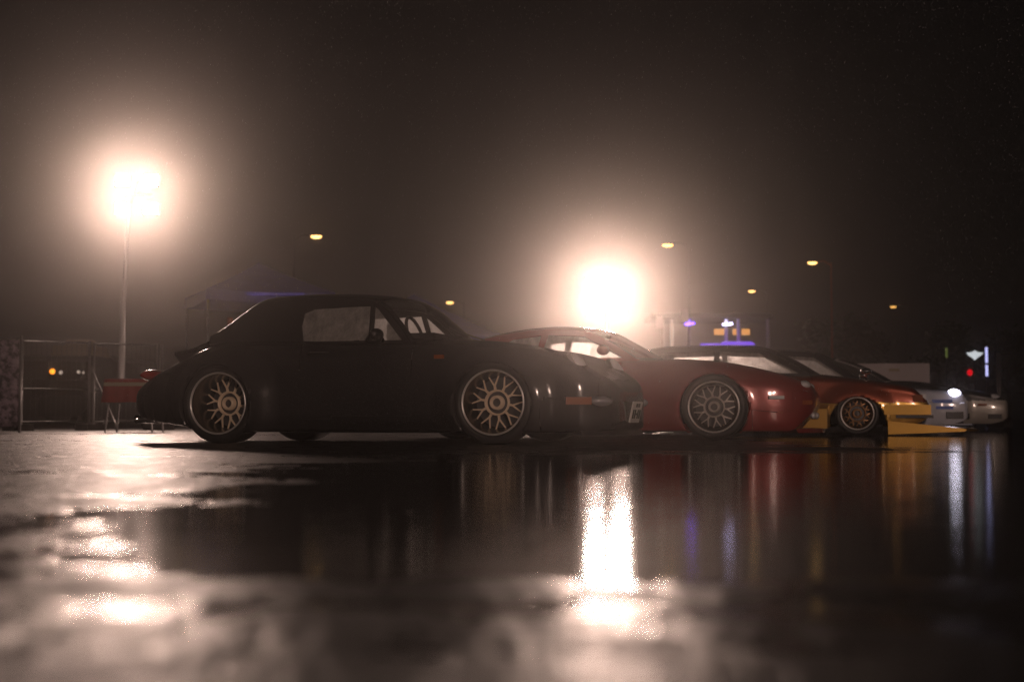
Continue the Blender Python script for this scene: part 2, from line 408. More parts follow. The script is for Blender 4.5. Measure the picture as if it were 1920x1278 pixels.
def section(S, x, nv):
    W = S['W'](x); zb = S['zb'](x); zs = S['zs'](x); zt = S['zt'](x)
    h = zs - zb; sf = S.get('sf', 0.97)
    P = [(0, zb), (0.5 * W, zb), (W * 0.90, zb + 0.004), (W * sf, zb + 0.08 * h), (W * 0.995, zb + 0.3 * h), (W, zb + 0.55 * h), (W * 0.985, zb + 0.78 * h),
         (W * S.get('shw', 0.93), zs - 0.045 * (h / 0.6)), (W * 0.80, zs), (W * 0.60, zs + (zt - zs) * 0.42), (W * 0.30, zs + (zt - zs) * 0.93), (0, zt)]
    return catmull(P, nv)

def ysurf(S, x, z, nv=66):
    """half width of the body side at x, z, flares included"""
    sec = section(S, x, nv); best = None
    for (y0, z0), (y1, z1) in zip(sec, sec[1:]):
        if y0 < 0.5 * S['W'](x): continue
        if (z0 - z) * (z1 - z) <= 0 and abs(z1 - z0) > 1e-7:
            t = (z - z0) / (z1 - z0); best = y0 + (y1 - y0) * t; break
    W = S['W'](x)
    if best is None: best = W * .9
    dy = 0; a = best / W
    for (wx, wz, Ra, fl, fw) in S['arches']:
        r = math.hypot(x - wx, z - wz); k = min(1, max(0, (Ra + fw - r) / fw)); k = k * k * (3 - 2 * k)
        dy = max(dy, fl * k * min(1, max(0, a - 0.55) / 0.3))
    return best + dy

def make_body(car, S, classify, mats, cutter=None):
    xs = []
    x = S['x0']
    while x > S['x1']:
        xs.append(x)
        e = min(S['x0'] - x, x - S['x1'])
        x -= 0.006 + min(0.024, e * 0.16)
    xs.append(S['x1'])
    nv = 66; V = []; side_of = []
    n = 2 * nv
    for x in xs:
        sec = section(S, x, nv)
        ring = [(y, z) for y, z in sec] + [(-y, z) for y, z in reversed(sec[1:-1])]
        for y, z in ring:
            W = S['W'](x)
            a = abs(y) / max(W, 1e-3)
            dy = 0; zz = z; xx = x
            for (wx, wz, Ra, fl, fw) in S['arches']:
                r = math.hypot(x - wx, z - wz)
                if a > 0.55 and z < wz + Ra + 0.25:
                    k = min(1, max(0, (Ra + fw - r) / fw)); k = k * k * (3 - 2 * k)
                    dy = max(dy, fl * k * min(1, (a - 0.55) / 0.3))
            y2 = y + math.copysign(dy, y) if y else y
            V.append(Vector((xx, y2, zz)))
    N = len(xs)
    F = []
    for i in range(N - 1):
        for k in range(n):
            k2 = (k + 1) % n; F.append((i * n + k, (i + 1) * n + k, (i + 1) * n + k2, i * n + k2))
    F.append(tuple(range(n))); F.append(tuple(reversed(range((N - 1) * n, N * n))))
    # wheel arches
    snapped = {}
    def inside(v):
        for j, (wx, wz, Ra, fl, fw) in enumerate(S['arches']):
            if abs(v.y) > 0.42 and math.hypot(v.x - wx, v.z - wz) < Ra - 1e-5: return j
        return -1
    ins = [inside(v) for v in V]
    F2 = []
    for f in F:
        if len(f) == 4 and all(ins[i] >= 0 for i in f): continue
        F2.append(f)
    used = {i for f in F2 for i in f}
    for i in used:
        j = ins[i]
        if j >= 0:
            wx, wz, Ra, fl, fw = S['arches'][j]; v = V[i]
            if abs(v.y) > 0.5:
                dx, dz = v.x - wx, v.z - wz; r = math.hypot(dx, dz) or 1
                v.x = wx + dx / r * Ra; v.z = wz + dz / r * Ra; snapped[i] = j
                v.y = math.copysign(ysurf(S, v.x, v.z, nv), v.y)
    # classify faces
    groups = {}
    for f in F2:
        c = Vector((0, 0, 0))
        for i in f: c += V[i]
        c /= len(f)
        nm_ = classify(c) if len(f) == 4 else classify(c)
        groups.setdefault(nm_, []).append(f)
    objs = {}
    for key, fs in groups.items():
        name = key.split('|')[0]
        idx = sorted({i for f in fs for i in f}); mp = {i: k for k, i in enumerate(idx)}
        vs = [V[i].copy() for i in idx]; ff = [tuple(mp[i] for i in f) for f in fs]
        if key != 'body':
            cnt = {}
            for f in ff:
                for a, b in zip(f, f[1:] + f[:1]): cnt[frozenset((a, b))] = cnt.get(frozenset((a, b)), 0) + 1
            adj = {}
            for f in ff:
                c = sum((vs[i] for i in f), Vector()) / len(f)
                for i in f: adj.setdefault(i, []).append(c)
            mv = {}
            for e, k in cnt.items():
                if k == 1:
                    for i in e: mv[i] = 1
            for i in mv:
                c = sum(adj[i], Vector()) / len(adj[i]); d = c - vs[i]
                if d.length > 1e-6 and idx[i] not in snapped: vs[i] = vs[i] + d.normalized() * min(0.0045, d.length * 0.8)
        # arch lips
        cnt = {}
        for f in ff:
            for a, b in zip(f, f[1:] + f[:1]): cnt[frozenset((a, b))] = cnt.get(frozenset((a, b)), 0) + 1
        for e, k in list(cnt.items()):
            a, b = tuple(e)
            if k == 1 and idx[a] in snapped and idx[b] in snapped and snapped[idx[a]] == snapped[idx[b]]:
                wx, wz, Ra, fl, fw = S['arches'][snapped[idx[a]]]
                q = []
                for i in (a, b):
                    v = vs[i]; dr = Vector((v.x - wx, 0, v.z - wz)).normalized()
                    q.append(v - dr * 0.012 - Vector((0, math.copysign(0.006, v.y), 0)))
                    q.append(v - dr * 0.010 - Vector((0, math.copysign(0.07, v.y), 0)))
                kk = len(vs); vs += [q[0], q[1], q[2], q[3]]
                ff += [(a, b, kk + 2, kk), (kk, kk + 2, kk + 3, kk + 1)]
        o = mesh_obj(name, vs, ff, mats.get(name, mats['body']), car, True)
        objs[key] = o
    # dark inner tub
    MB().box(((S['x0'] + S['x1']) / 2, 0, .34), ((S['x0'] - S['x1']) * .80, 1.04, .34)).build('floor_pan', 'liner', car)
    # dark wheel housings
    for j, (wx, wz, Ra, fl, fw) in enumerate(S['arches']):
        for sg in (-1, 1):
            m = MB(); n2 = 24; vs = []; fs = []
            yo = S['W'](wx) + fl - 0.09
            for k in range(n2 + 1):
                t = R(-25) + R(230) * k / n2
                for yy in (yo, 0.40): vs.append((wx + (Ra + 0.004) * math.cos(t), sg * yy, max(0.12, wz + (Ra + 0.004) * math.sin(t))))
            for k in range(n2): fs.append((2 * k, 2 * k + 1, 2 * k + 3, 2 * k + 2))
            m.add(vs, fs); 
            c0 = [vs[2 * k + 1] for k in range(n2 + 1)]
            m.add(c0, [tuple(range(n2 + 1))])
            m.build('wheel_housing', 'liner', car)
    return objs

def make_greenhouse(car, G, mats):
    """G: pts [(x,z,bow)] front->rear along the side edge, i_ws / i_rear ranges, yb, zb, tumble, crown, holes"""
    pts = G['pts']; nseg = 10
    C = catmull(pts, nseg * (len(pts) - 1))
    zb, yb, tb = G['zb'], G['yb'], G['tumble']
    def ye(z, x=0): return yb - tb * (z - zb)
    nv = 36; rows = []
    for i, (x, z, bow) in enumerate(C):
        s = i / nseg
        crown = G['crown'] * min(1, s / max(0.01, G.get('c0', 1.0))) * min(1, (len(pts) - 1 - s) / 1.0)
        row = []
        for k in range(nv + 1):
            vv = math.sin(math.pi / 2 * (-1 + 2 * k / nv))
            row.append(Vector((x + bow * (1 - vv * vv), vv * ye(z), z + crown * math.sqrt(max(0, 1 - abs(vv) ** 2.4)))))
        rows.append(row)
    a0, a1 = G['ws']; b0, b1 = G.get('rw', (99, 99))
    sets = {}
    for i in range(len(rows) - 1):
        s = (i + 0.5) / nseg
        for k in range(nv):
            v = abs(math.sin(math.pi / 2 * (-1 + 2 * (k + 0.5) / nv)))
            if a0 < s < a1 and v < 0.93: nm_ = 'windscreen'
            elif b0 < s < b1 and v < G.get('rwv', 0.8): nm_ = 'rear_window'
            elif s < a1 + 0.12: nm_ = 'windscreen_frame'
            else: nm_ = G.get('roofname', 'roof')
            sets.setdefault(nm_, []).append((i, k))
    for nm_, cells in sets.items():
        mp = {}; vs = []; fs = []
        def gi(i, k):
            if (i, k) not in mp: mp[(i, k)] = len(vs); vs.append(rows[i][k])
            return mp[(i, k)]
        for i, k in cells: fs.append((gi(i, k), gi(i, k + 1), gi(i + 1, k + 1), gi(i + 1, k)))
        o = mesh_obj(nm_, vs, fs, mats.get(nm_, mats['roof']), car, True)
        if 'window' not in nm_ and nm_ != 'windscreen':
            md = o.modifiers.new('solid', 'SOLIDIFY'); md.thickness = 0.022; md.offset = -1
    # sides
    side = [(c[0], c[1]) for c in C]
    belt = G['belt']
    outer = side + [(x, belt(x)) for x in [side[-1][0] + (side[0][0] - side[-1][0]) * k / 12 for k in range(0, 13)]]
    loops = [[Vector((x, z, 0)) for x, z in outer]] + [[Vector((x, z, 0)) for x, z in h] for h in G['holes']]
    tris = tessellate_polygon(loops)
    flat = [p for l in loops for p in l]
    for sg in (-1, 1):
        vs = [Vector((p.x, sg * (ye(p.y) - 0.002), p.y)) for p in flat]
        o = mesh_obj(G.get('sidename', 'side_frame'), vs, [tuple(t) for t in tris], mats.get('side_frame', mats['roof']), car)
        bm = bmesh.new(); bm.from_mesh(o.data)
        bmesh.ops.recalc_face_normals(bm, faces=bm.faces)
        tot = sum((f.normal.y * f.calc_area() for f in bm.faces))
        if tot * sg < 0: bmesh.ops.reverse_faces(bm, faces=bm.faces)
        bm.to_mesh(o.data); bm.free()
        md = o.modifiers.new('solid', 'SOLIDIFY'); md.thickness = 0.03; md.offset = -1
        for h in G['holes']:
            vs = [Vector((x, sg * (ye(z) - 0.014), z)) for x, z in h]
            mesh_obj('side_window', vs, [tuple(range(len(vs)))], (mats.get('side_window', 'clear_glass') if sg < 0 else mats.get('far_window', 'misted')), car)
    return ye

def seats(car, xs, z0, w=0.46, h=0.5, ys=(-0.36, 0.36)):
    for y in ys:
        for x in xs:
            m = MB(); prof = [(0, 0.42), (0.15, 0.47), (0.4, 0.46), (0.7, 0.40), (0.8, 0.26), (0.86, 0.24), (1.0, 0.22), (1.06, 0.14)]
            vs = []; fs = []
            for (t, wd) in prof:
                zz = z0 + t * h; xx = x - t * h * 0.28; ww = wd * w / 0.46 / 2
                th = 0.055 * (1 - 0.3 * t)
                vs += [(xx + th, y - ww * 0.8, zz), (xx + th, y + ww * 0.8, zz), (xx, y + ww, zz), (xx - th, y + ww * 0.8, zz), (xx - th, y - ww * 0.8, zz), (xx, y - ww, zz)]
            for i in range(len(prof) - 1):
                for k in range(6):
                    k2 = (k + 1) % 6; fs.append((6 * i + k, 6 * i + k2, 6 * i + 6 + k2, 6 * i + 6 + k))
            e = 6 * (len(prof) - 1); fs += [tuple(range(6)), tuple(range(e, e + 6))]
            m.add(vs, fs).build('seat', 'leather', car, True)
def steering(car, x, y, z, r=0.18):
    m = MB(); pts = []
    for k in range(25):
        t = 2 * math.pi * k / 24
        pts.append((x - 0.35 * r * math.sin(t) * 1, y + r * math.cos(t), z + r * math.sin(t)))
    m.tube(pts, 0.014, 6, False); m.tube([(x, y - r, z), (x + 0.02, y, z), (x, y + r, z)], 0.012, 6); m.tube([(x, y, z), (x + 0.2, y, z - 0.06)], 0.03, 6)
    m.build('steering_wheel', 'black_trim', car, True)
def ellipsoid(c, r, nu=20, nvv=12, rot=None):
    m = MB(); vs = []; fs = []
    for i in range(nvv + 1):
        ph = math.pi * i / nvv
        for k in range(nu):
            t = 2 * math.pi * k / nu
            p = Vector((r[0] * math.cos(ph), r[1] * math.sin(ph) * math.cos(t), r[2] * math.sin(ph) * math.sin(t)))
            if rot: p = rot @ p
            vs.append(p + Vector(c))
    for i in range(nvv):
        for k in range(nu):
            k2 = (k + 1) % nu; fs.append((i * nu + k, i * nu + k2, (i + 1) * nu + k2, (i + 1) * nu + k))
    return m.add(vs, fs)

# ------------------------------------------------------------------ ground and haze
g = mesh_obj('ground', [(-140, -40, 0), (140, -40, 0), (140, 150, 0), (-140, 150, 0)], [(0, 1, 2, 3)], 'ground'); g['kind'] = 'structure'

# ------------------------------------------------------------------ far things
def treeobj(p, h, seed, label):
    rnd = random.Random(seed)
    t = thing('broadleaf_tree', label, 'tree', (p.x, p.y, 0), 0, 'dark trees beyond the fence')
    m = MB(); m.tube([(0, 0, 0), (0.1, 0, h * 0.3), (0, 0.1, h * 0.6)], [h * 0.03, h * 0.022, h * 0.01], 8)
    for k in range(5):
        a = rnd.random() * 6.28; m.tube([(0.05, 0, h * (0.28 + 0.05 * k)), (math.cos(a) * h * 0.22, math.sin(a) * h * 0.22, h * (0.5 + 0.06 * k))], [h * 0.012, h * 0.004], 5)
    m.build('trunk', 'bark', t)
    vs = []; fs = []
    cl = [(rnd.gauss(0, h * 0.17), rnd.gauss(0, h * 0.17), h * (0.45 + rnd.random() * 0.5)) for _ in range(16)]
    for _ in range(1500):
        c = rnd.choice(cl); q = Vector((rnd.gauss(c[0], h * 0.07), rnd.gauss(c[1], h * 0.07), rnd.gauss(c[2], h * 0.055)))
        a = Vector((rnd.gauss(0, 1), rnd.gauss(0, 1), rnd.gauss(0, 1))).normalized(); b = a.orthogonal().normalized() * 0.09 * (0.6 + rnd.random())
        a = a * 0.16 * (0.6 + rnd.random()); k = len(vs); vs += [q - a, q + b, q + a, q - b]; fs.append((k, k + 1, k + 2, k + 3))
    mesh_obj('crown', vs, fs, 'leaf', t)
for i, (px, Y, h, lab) in enumerate([(1600, 84, 6.0, 'dark tree right of the lamp post with the reddish mast'),
                                     (1790, 78, 5.2, 'dark tree above the small winged light sign'),
                                     (1890, 70, 4.6, 'dark tree at the far right edge')]):
    treeobj(at(px, 780, Y), h, 11 + i, lab)

def street_lamp(px, py, Y, side, label, mat='sodium', pole_mat='steel_dark', sz=1.0):
    p = at(px, py, Y); z = p.z
    t = thing('street_lamp', label, 'street lamp', (p.x + side * 0.9, p.y, 0), 0, 'sodium street lamps far behind the cars')
    MB().tube([(0, 0, 0), (0, 0, z * 0.5), (0, 0, z + 0.05)], [0.055, 0.045, 0.03], 8).build('pole', pole_mat, t, True)
    MB().tube([(0, 0, z - 0.1), (-side * 0.35, 0, z + 0.12), (-side * 0.7, 0, z + 0.12)], 0.035, 6).build('arm', pole_mat, t, True)
    h = MB().box((-side * 0.95, 0, z + 0.12), (0.62 * sz, 0.26, 0.11), taper=0.7).build('lamp_head', 'steel_dark', t)
    ellipsoid((-side * 0.95, -0.03, z + 0.03), (0.24 * sz, 0.12, 0.085 * sz), 16, 8).build('lens', mat, h, True)
street_lamp(591, 445, 61, -1, 'brightest left amber street lamp, above the black car')
street_lamp(845, 568, 96, 1, 'small amber street lamp just right of the black car roof')
street_lamp(1254, 461, 64, 1, 'amber street lamp right of the bright middle floodlight')
street_lamp(1525, 494, 72, 1, 'amber street lamp on a reddish post above the bronze car', pole_mat='rust_post')
street_lamp(1411, 547, 88, 1, 'amber street lamp above the violet lit pavilion', sz=0.9)
street_lamp(1378, 589, 107, 1, 'dimmest tiny lamp over the pavilion roof', mat='sodium_dim', sz=0.9)
street_lamp(1676, 576, 100, 1, 'rightmost small orange street lamp over the white board', mat='sodium_dim', sz=0.9)

# floodlight towers -------------------------------------------------
def flood_tower(px, py, Y, label, spread, hw, base_px=None, heads=((-1, 1), (1, 1), (-1, -1), (1, -1)), power=FLOOD_POWER, pos=None, turn=0.0):
    if pos: c = Vector(pos); bx = c.x; Y = c.y
    else: c = at(px, py, Y); bx = at(base_px if base_px else px, 700, Y).x
    t = thing('floodlight_tower', label, 'floodlight', (bx, Y, 0), turn)
    ox = c.x - bx
    MB().tube([(0, 0, 0.45), (0.0, 0, c.z * 0.55), (0.02, 0, c.z * 0.56), (ox * 0.3, 0, c.z - spread * 1.3)], [0.062, 0.055, 0.042, 0.040], 12).build('mast', 'galv', t, True)
    MB().box((0, 0, 0.42), (1.0, 0.6, 0.5)).box((0, 0, 0.70), (0.9, 0.5, 0.05)).build('generator_box', 'steel_dark', t)
    for sg in (-1, 1):
        MB().tube([(0, 0, 0.2), (sg * 0.8, -0.2, 0.04)], 0.025, 6).box((sg * 0.8, -0.2, 0.02), (0.14, 0.14, 0.03)).build('outrigger', 'galv', t)
        MB().lathe([(0.0001, -0.05), (0.2, -0.05), (0.22, 0), (0.2, 0.05), (0.0001, 0.05)], 16, c=(sg * 0.52, 0.0, 0.22)).build('trailer_wheel', 'tyre', t)
    MB().tube([(ox - spread, 0.05, c.z), (ox + spread, 0.05, c.z)], 0.03, 6).tube([(ox * 0.3, 0.05, c.z - spread * 1.3), (ox, 0.05, c.z + spread)], 0.03, 6).build('crossbar', 'galv', t)
    for (sx, sz) in heads:
        hx, hz = ox + sx * spread, c.z + sz * spread
        h = MB().box((hx, 0.0, hz), (hw * 1.9, 0.16, hw * 1.6)).build('lamp_housing', 'steel_dark', t)
        MB().box((hx, -0.086, hz), (hw * 1.7, 0.006, hw * 1.4)).build('lamp_glass', 'flood_lens', h)
        ld = bpy.data.lights.new('flood_lamp', 'AREA'); ld.shape = 'RECTANGLE'; ld.size = hw * 1.7; ld.size_y = hw * 1.4
        ld.energy = power; ld.color = FLOOD_COLOR
        lo = bpy.data.objects.new('flood_lamp', ld); COL.objects.link(lo); lo.parent = t
        lo.location = (hx, -0.10, hz)
        aim = (Vector((0, 4, 0)) if not turn else Vector((-2.0, -27, 0))) - Vector((bx if not turn else 0, Y if not turn else 0, hz))
        lo.rotation_euler = Vector((aim.x, aim.y, aim.z)).to_track_quat('-Z', 'Y').to_euler()
flood_tower(258, 366, 27, 'tall floodlight mast of four glaring lamps left of the black car', 0.27, 0.15, base_px=228, power=FLOOD_POWER * 0.95)
flood_tower(1136, 556, 34, 'floodlight of four glaring lamps low over the black car bonnet', 0.29, 0.22, base_px=1136, power=FLOOD_POWER * 1.35)

flood_tower(0, 0, 0, 'unseen floodlight mast added behind the photographer as frontal fill', 0.29, 0.22, power=FILL_POWER, pos=(5.5, -16, 4.6), turn=R(180 - 12))  # added unseen mast, gives the camera-facing sides of the cars their fill light

# ------------------------------------------------------------------ CARS
def two(f):
    for s in (-1, 1): f(s)

# --- black rear-engined convertible
def black_car():
    a = -17.1
    # near (right) front wheel face at (-0.149, 10.6)
    yt = 0.865
    fx, fy = -0.149, 10.6
    ca, sa = math.cos(R(a)), math.sin(R(a))
    ox = fx - (sa * yt); oy = fy + ca * yt
    car = thing('parked_car', 'black widebody convertible with gold mesh wheels, nearest of the parked row', 'car', (ox, oy, 0), R(a), 'cars parked in a row')
    S = dict(x0=0.878, x1=-3.24,
        W=pchip([(0.878, .34), (0.865, .50), (0.834, .62), (0.764, .72), (0.632, .79), (0.4, .83), (0, .845), (-.6, .835), (-1.3, .845), (-1.9, .87), (-2.27, .885), (-2.65, .85), (-2.95, .78), (-3.12, .68), (-3.21, .54), (-3.24, .40)]),
        zb=pchip([(0.878, .17), (0.834, .11), (0.676, .085), (-.3, .085), (-1.2, .085), (-2.0, .09), (-2.6, .13), (-3.05, .19), (-3.24, .28)]),
        zs=pchip([(0.878, .40), (0.852, .45), (0.782, .515), (0.676, .585), (0.562, .655), (0.4, .715), (0.2, .755), (-.1, .785), (-.5, .795), (-1.2, .80), (-1.9, .815), (-2.3, .805), (-2.5, .75), (-2.65, .69), (-2.78, .635), (-2.9, .58), (-3.0, .53), (-3.1, .475), (-3.2, .41), (-3.24, .38)]),
        zt=pchip([(0.878, .395), (0.852, .44), (0.782, .49), (0.676, .535), (0.5, .595), (0.2, .68), (-.1, .755), (-.43, .825), (-.8, .84), (-1.5, .85), (-2.2, .93), (-2.4, .965), (-2.55, .91), (-2.7, .83), (-2.85, .74), (-2.95, .65), (-3.03, .56), (-3.12, .485), (-3.2, .42), (-3.24, .39)]),
        arches=[(0, .305, .315, .055, .17), (-2.278, .305, .318, .075, .24)])
    def cl(c):
        if -1.60 < c.x < -.66 and .20 < c.z < .775 and abs(c.y) > .6: return 'door|%d' % (1 if c.y > 0 else -1)
        if c.x > .765 and c.z < .50 or (c.x > .36 and c.z < .34): return 'front_bumper'
        if c.x < -2.90 and c.z < .50: return 'rear_bumper'
        if -.40 < c.x < .78 and c.z > .5 and abs(c.y) < .54 - .12 * max(0, c.x): return 'bonnet'
        if -2.80 < c.x < -2.44 and c.z > .7 and abs(c.y) < .46: return 'engine_lid'
        return 'body'
    make_body(car, S, cl, {'body': 'black_paint'})
    G = dict(pts=[(-.70, .775, .28), (-.84, .93, .21), (-1.03, 1.095, .12), (-1.25, 1.14, .05), (-1.55, 1.155, 0), (-1.85, 1.15, 0), (-2.06, 1.125, -.03), (-2.20, 1.03, -.05), (-2.32, .93, -.06), (-2.45, .86, -.06)],
             zb=.79, yb=.725, tumble=.50, crown=.062, c0=1.5, ws=(.25, 2.0), rw=(6.35, 7.7), rwv=.55, belt=lambda x: .775 + max(0, -x - 1.7) * 0.03, roofname='soft_top', sidename='side_frame',
             holes=[[(-1.615, .80), (-1.66, .93), (-1.655, 1.035), (-1.58, 1.07), (-1.1, 1.085), (-1.06, .80)], [(-1.025, .80), (-1.06, 1.075), (-1.03, 1.055), (-.78, .80)]])
    ye = make_greenhouse(car, G, {'roof': 'canvas', 'soft_top': 'canvas', 'windscreen': 'glass', 'rear_window': 'glass_dim', 'windscreen_frame': 'black_paint', 'side_frame': 'canvas'})
    seats(car, [-1.20], .70, .38, .28)
    steering(car, -.80, -.36, .84, .16)
    MB().box((-.72, 0, .83), (.32, 1.2, .06)).build('dashboard', 'black_trim', car)
    # mirror
    for sg in (-1, 1):
        m = ellipsoid((-.93, sg * .86, .835), (.05, .085, .05)); m.tube([(-.93, sg * .74, .80), (-.93, sg * .83, .82)], .018, 6)
        m.build('door_mirror', 'black_paint', car, True)
        # headlights: leaned-back ovals on the fender ends
        rot = Matrix.Rotation(R(-30), 3, 'Y')
        rim = ellipsoid((.585, sg * .625, .585), (.06, .112, .118), 28, 10, rot).build('headlight', 'chrome', car, True)
        e = ellipsoid((.600, sg * .625, .595), (.058, .10, .106), 28, 10, rot).build('lens', 'lens', rim, True)
        # signals & fog lamps in the bumper
        b = MB().box((.64, sg * .775, .325), (.19, .06, .055), Matrix.Rotation(R(-sg * 22), 3, 'Z')).build('turn_signal', 'amber', car)
        ellipsoid((.785, sg * .675, .325), (.06, .10, .042), 20, 8, Matrix.Rotation(R(sg * 52), 3, 'Z'))  .build('fog_lamp', 'fog_lens', car, True)
        MB().box((-.42, sg * (.845 + .022), .66), (.075, .02, .028)).build('side_marker', 'amber', car)
        MB().tube([(-1.50, sg * .86, .70), (-1.47, sg * .885, .70), (-1.36, sg * .885, .70), (-1.33, sg * .86, .70)], .011, 6).build('door_handle', 'black_trim', car, True)
        ellipsoid((-3.06, sg * .52, .55), (.07, .20, .05), 20, 8).build('tail_light', 'red_lens', car, True)
        MB().box((-3.14, sg * .42, .26), (.10, .10, .05)).build('bumper_guard', 'black_trim', car)
        MB().tube([(-3.10, sg * .45, .19), (-3.27, sg * .46, .19)], .035, 12).build('exhaust_tip', 'chrome', car, True)
        make_wheel(car, 0, sg, yt - .012, .315, .246, .22, .11, 'mesh', {'barrel': 'dark_barrel', 'lip': 'polished', 'spoke': 'gold_alloy'})
        make_wheel(car, -2.278, sg, yt + .01, .315, .246, .29, .185, 'mesh', {'barrel': 'dark_barrel', 'lip': 'polished', 'spoke': 'gold_alloy'})
        MB().tube([(-.44, sg * .30, .845), (-.56, sg * .10 - .12, .90), (-.60, sg * .10 - .22, .93)], .007, 5).build('wiper', 'black_trim', car)
    # front lip spoiler
    vs = []; fs = []; n = 30
    for k in range(n + 1):
        y = -0.80 + 1.6 * k / n; xx = .905 - .46 * abs(y) ** 3.2
        vs += [(xx, y, .07), (xx - .12, y, .07), (xx - .015, y, .105)]
    for k in range(n): fs += [(3*k, 3*k+1, 3*k+4, 3*k+3), (3*k, 3*k+3, 3*k+5, 3*k+2), (3*k+1, 3*k+2, 3*k+5, 3*k+4)]
    mesh_obj('front_lip', vs, fs, 'black_trim', car)
    # tail lip
    vs = []; fs = []
    for k in range(n + 1):
        y = -0.62 + 1.24 * k / n; xx = -2.85 + .20 * abs(y) ** 2.4; dz = -.025 - .10 * abs(y) ** 3
        vs += [(xx + .36, y, .90 + dz), (xx + .14, y, .815 + dz), (xx - .03, y, .785 + dz), (xx - .03, y, .762 + dz), (xx + .06, y, .60)]
    for k in range(n):
        for j in range(4): fs.append((5*k+j, 5*k+j+1, 5*k+5+j+1, 5*k+5+j))
    mesh_obj('rear_spoiler', vs, fs, 'black_paint', car, True)
    pl = MB().box((.905, 0.0, .245), (.012, .33, .165), Matrix.Rotation(R(12), 3, 'Y')).build('number_plate', 'plate', car)
    ink = MB(); rt = Matrix.Rotation(R(12), 3, 'Y')
    for (yy, zz, ww, hh) in [(-.115, -.015, .04, .07), (-.05, -.015, .035, .07), (0, -.015, .03, .015), (.05, -.015, .035, .07), (.115, -.015, .04, .07), (-.03, .055, .06, .03), (.05, .055, .05, .03)]:
        c = rt @ Vector((.0075, yy, zz)); ink.box(Vector((.905, 0, .245)) + c, (.003, ww, hh), rt)
    ink.build('plate_marks', 'plate_ink', pl)
    # bumper seam strip and rear reflector
    MB().box((-3.115, 0, .55), (.03, .84, .05)).build('rear_reflector', 'red_lens', car)
black_car()

def coupe(label, loc, a, S, cl, bmats, G, gmats, wheels, extras=None, seat=None):
    car = thing('parked_car', label, 'car', (loc[0], loc[1], 0), R(a), 'cars parked in a row')
    make_body(car, S, cl, bmats)
    make_greenhouse(car, G, gmats)
    for (x, yt, rt, rr, wd, dish, style, mt) in wheels:
        for sg in (-1, 1): make_wheel(car, x, sg, yt, rt, rr, wd, dish, style, mt)
    if seat: seats(car, *seat)
    if extras: extras(car)
    return car
def origin(fx, fy, a, yt):
    ca, sa = math.cos(R(a)), math.sin(R(a)); return (fx - sa * yt, fy + ca * yt)

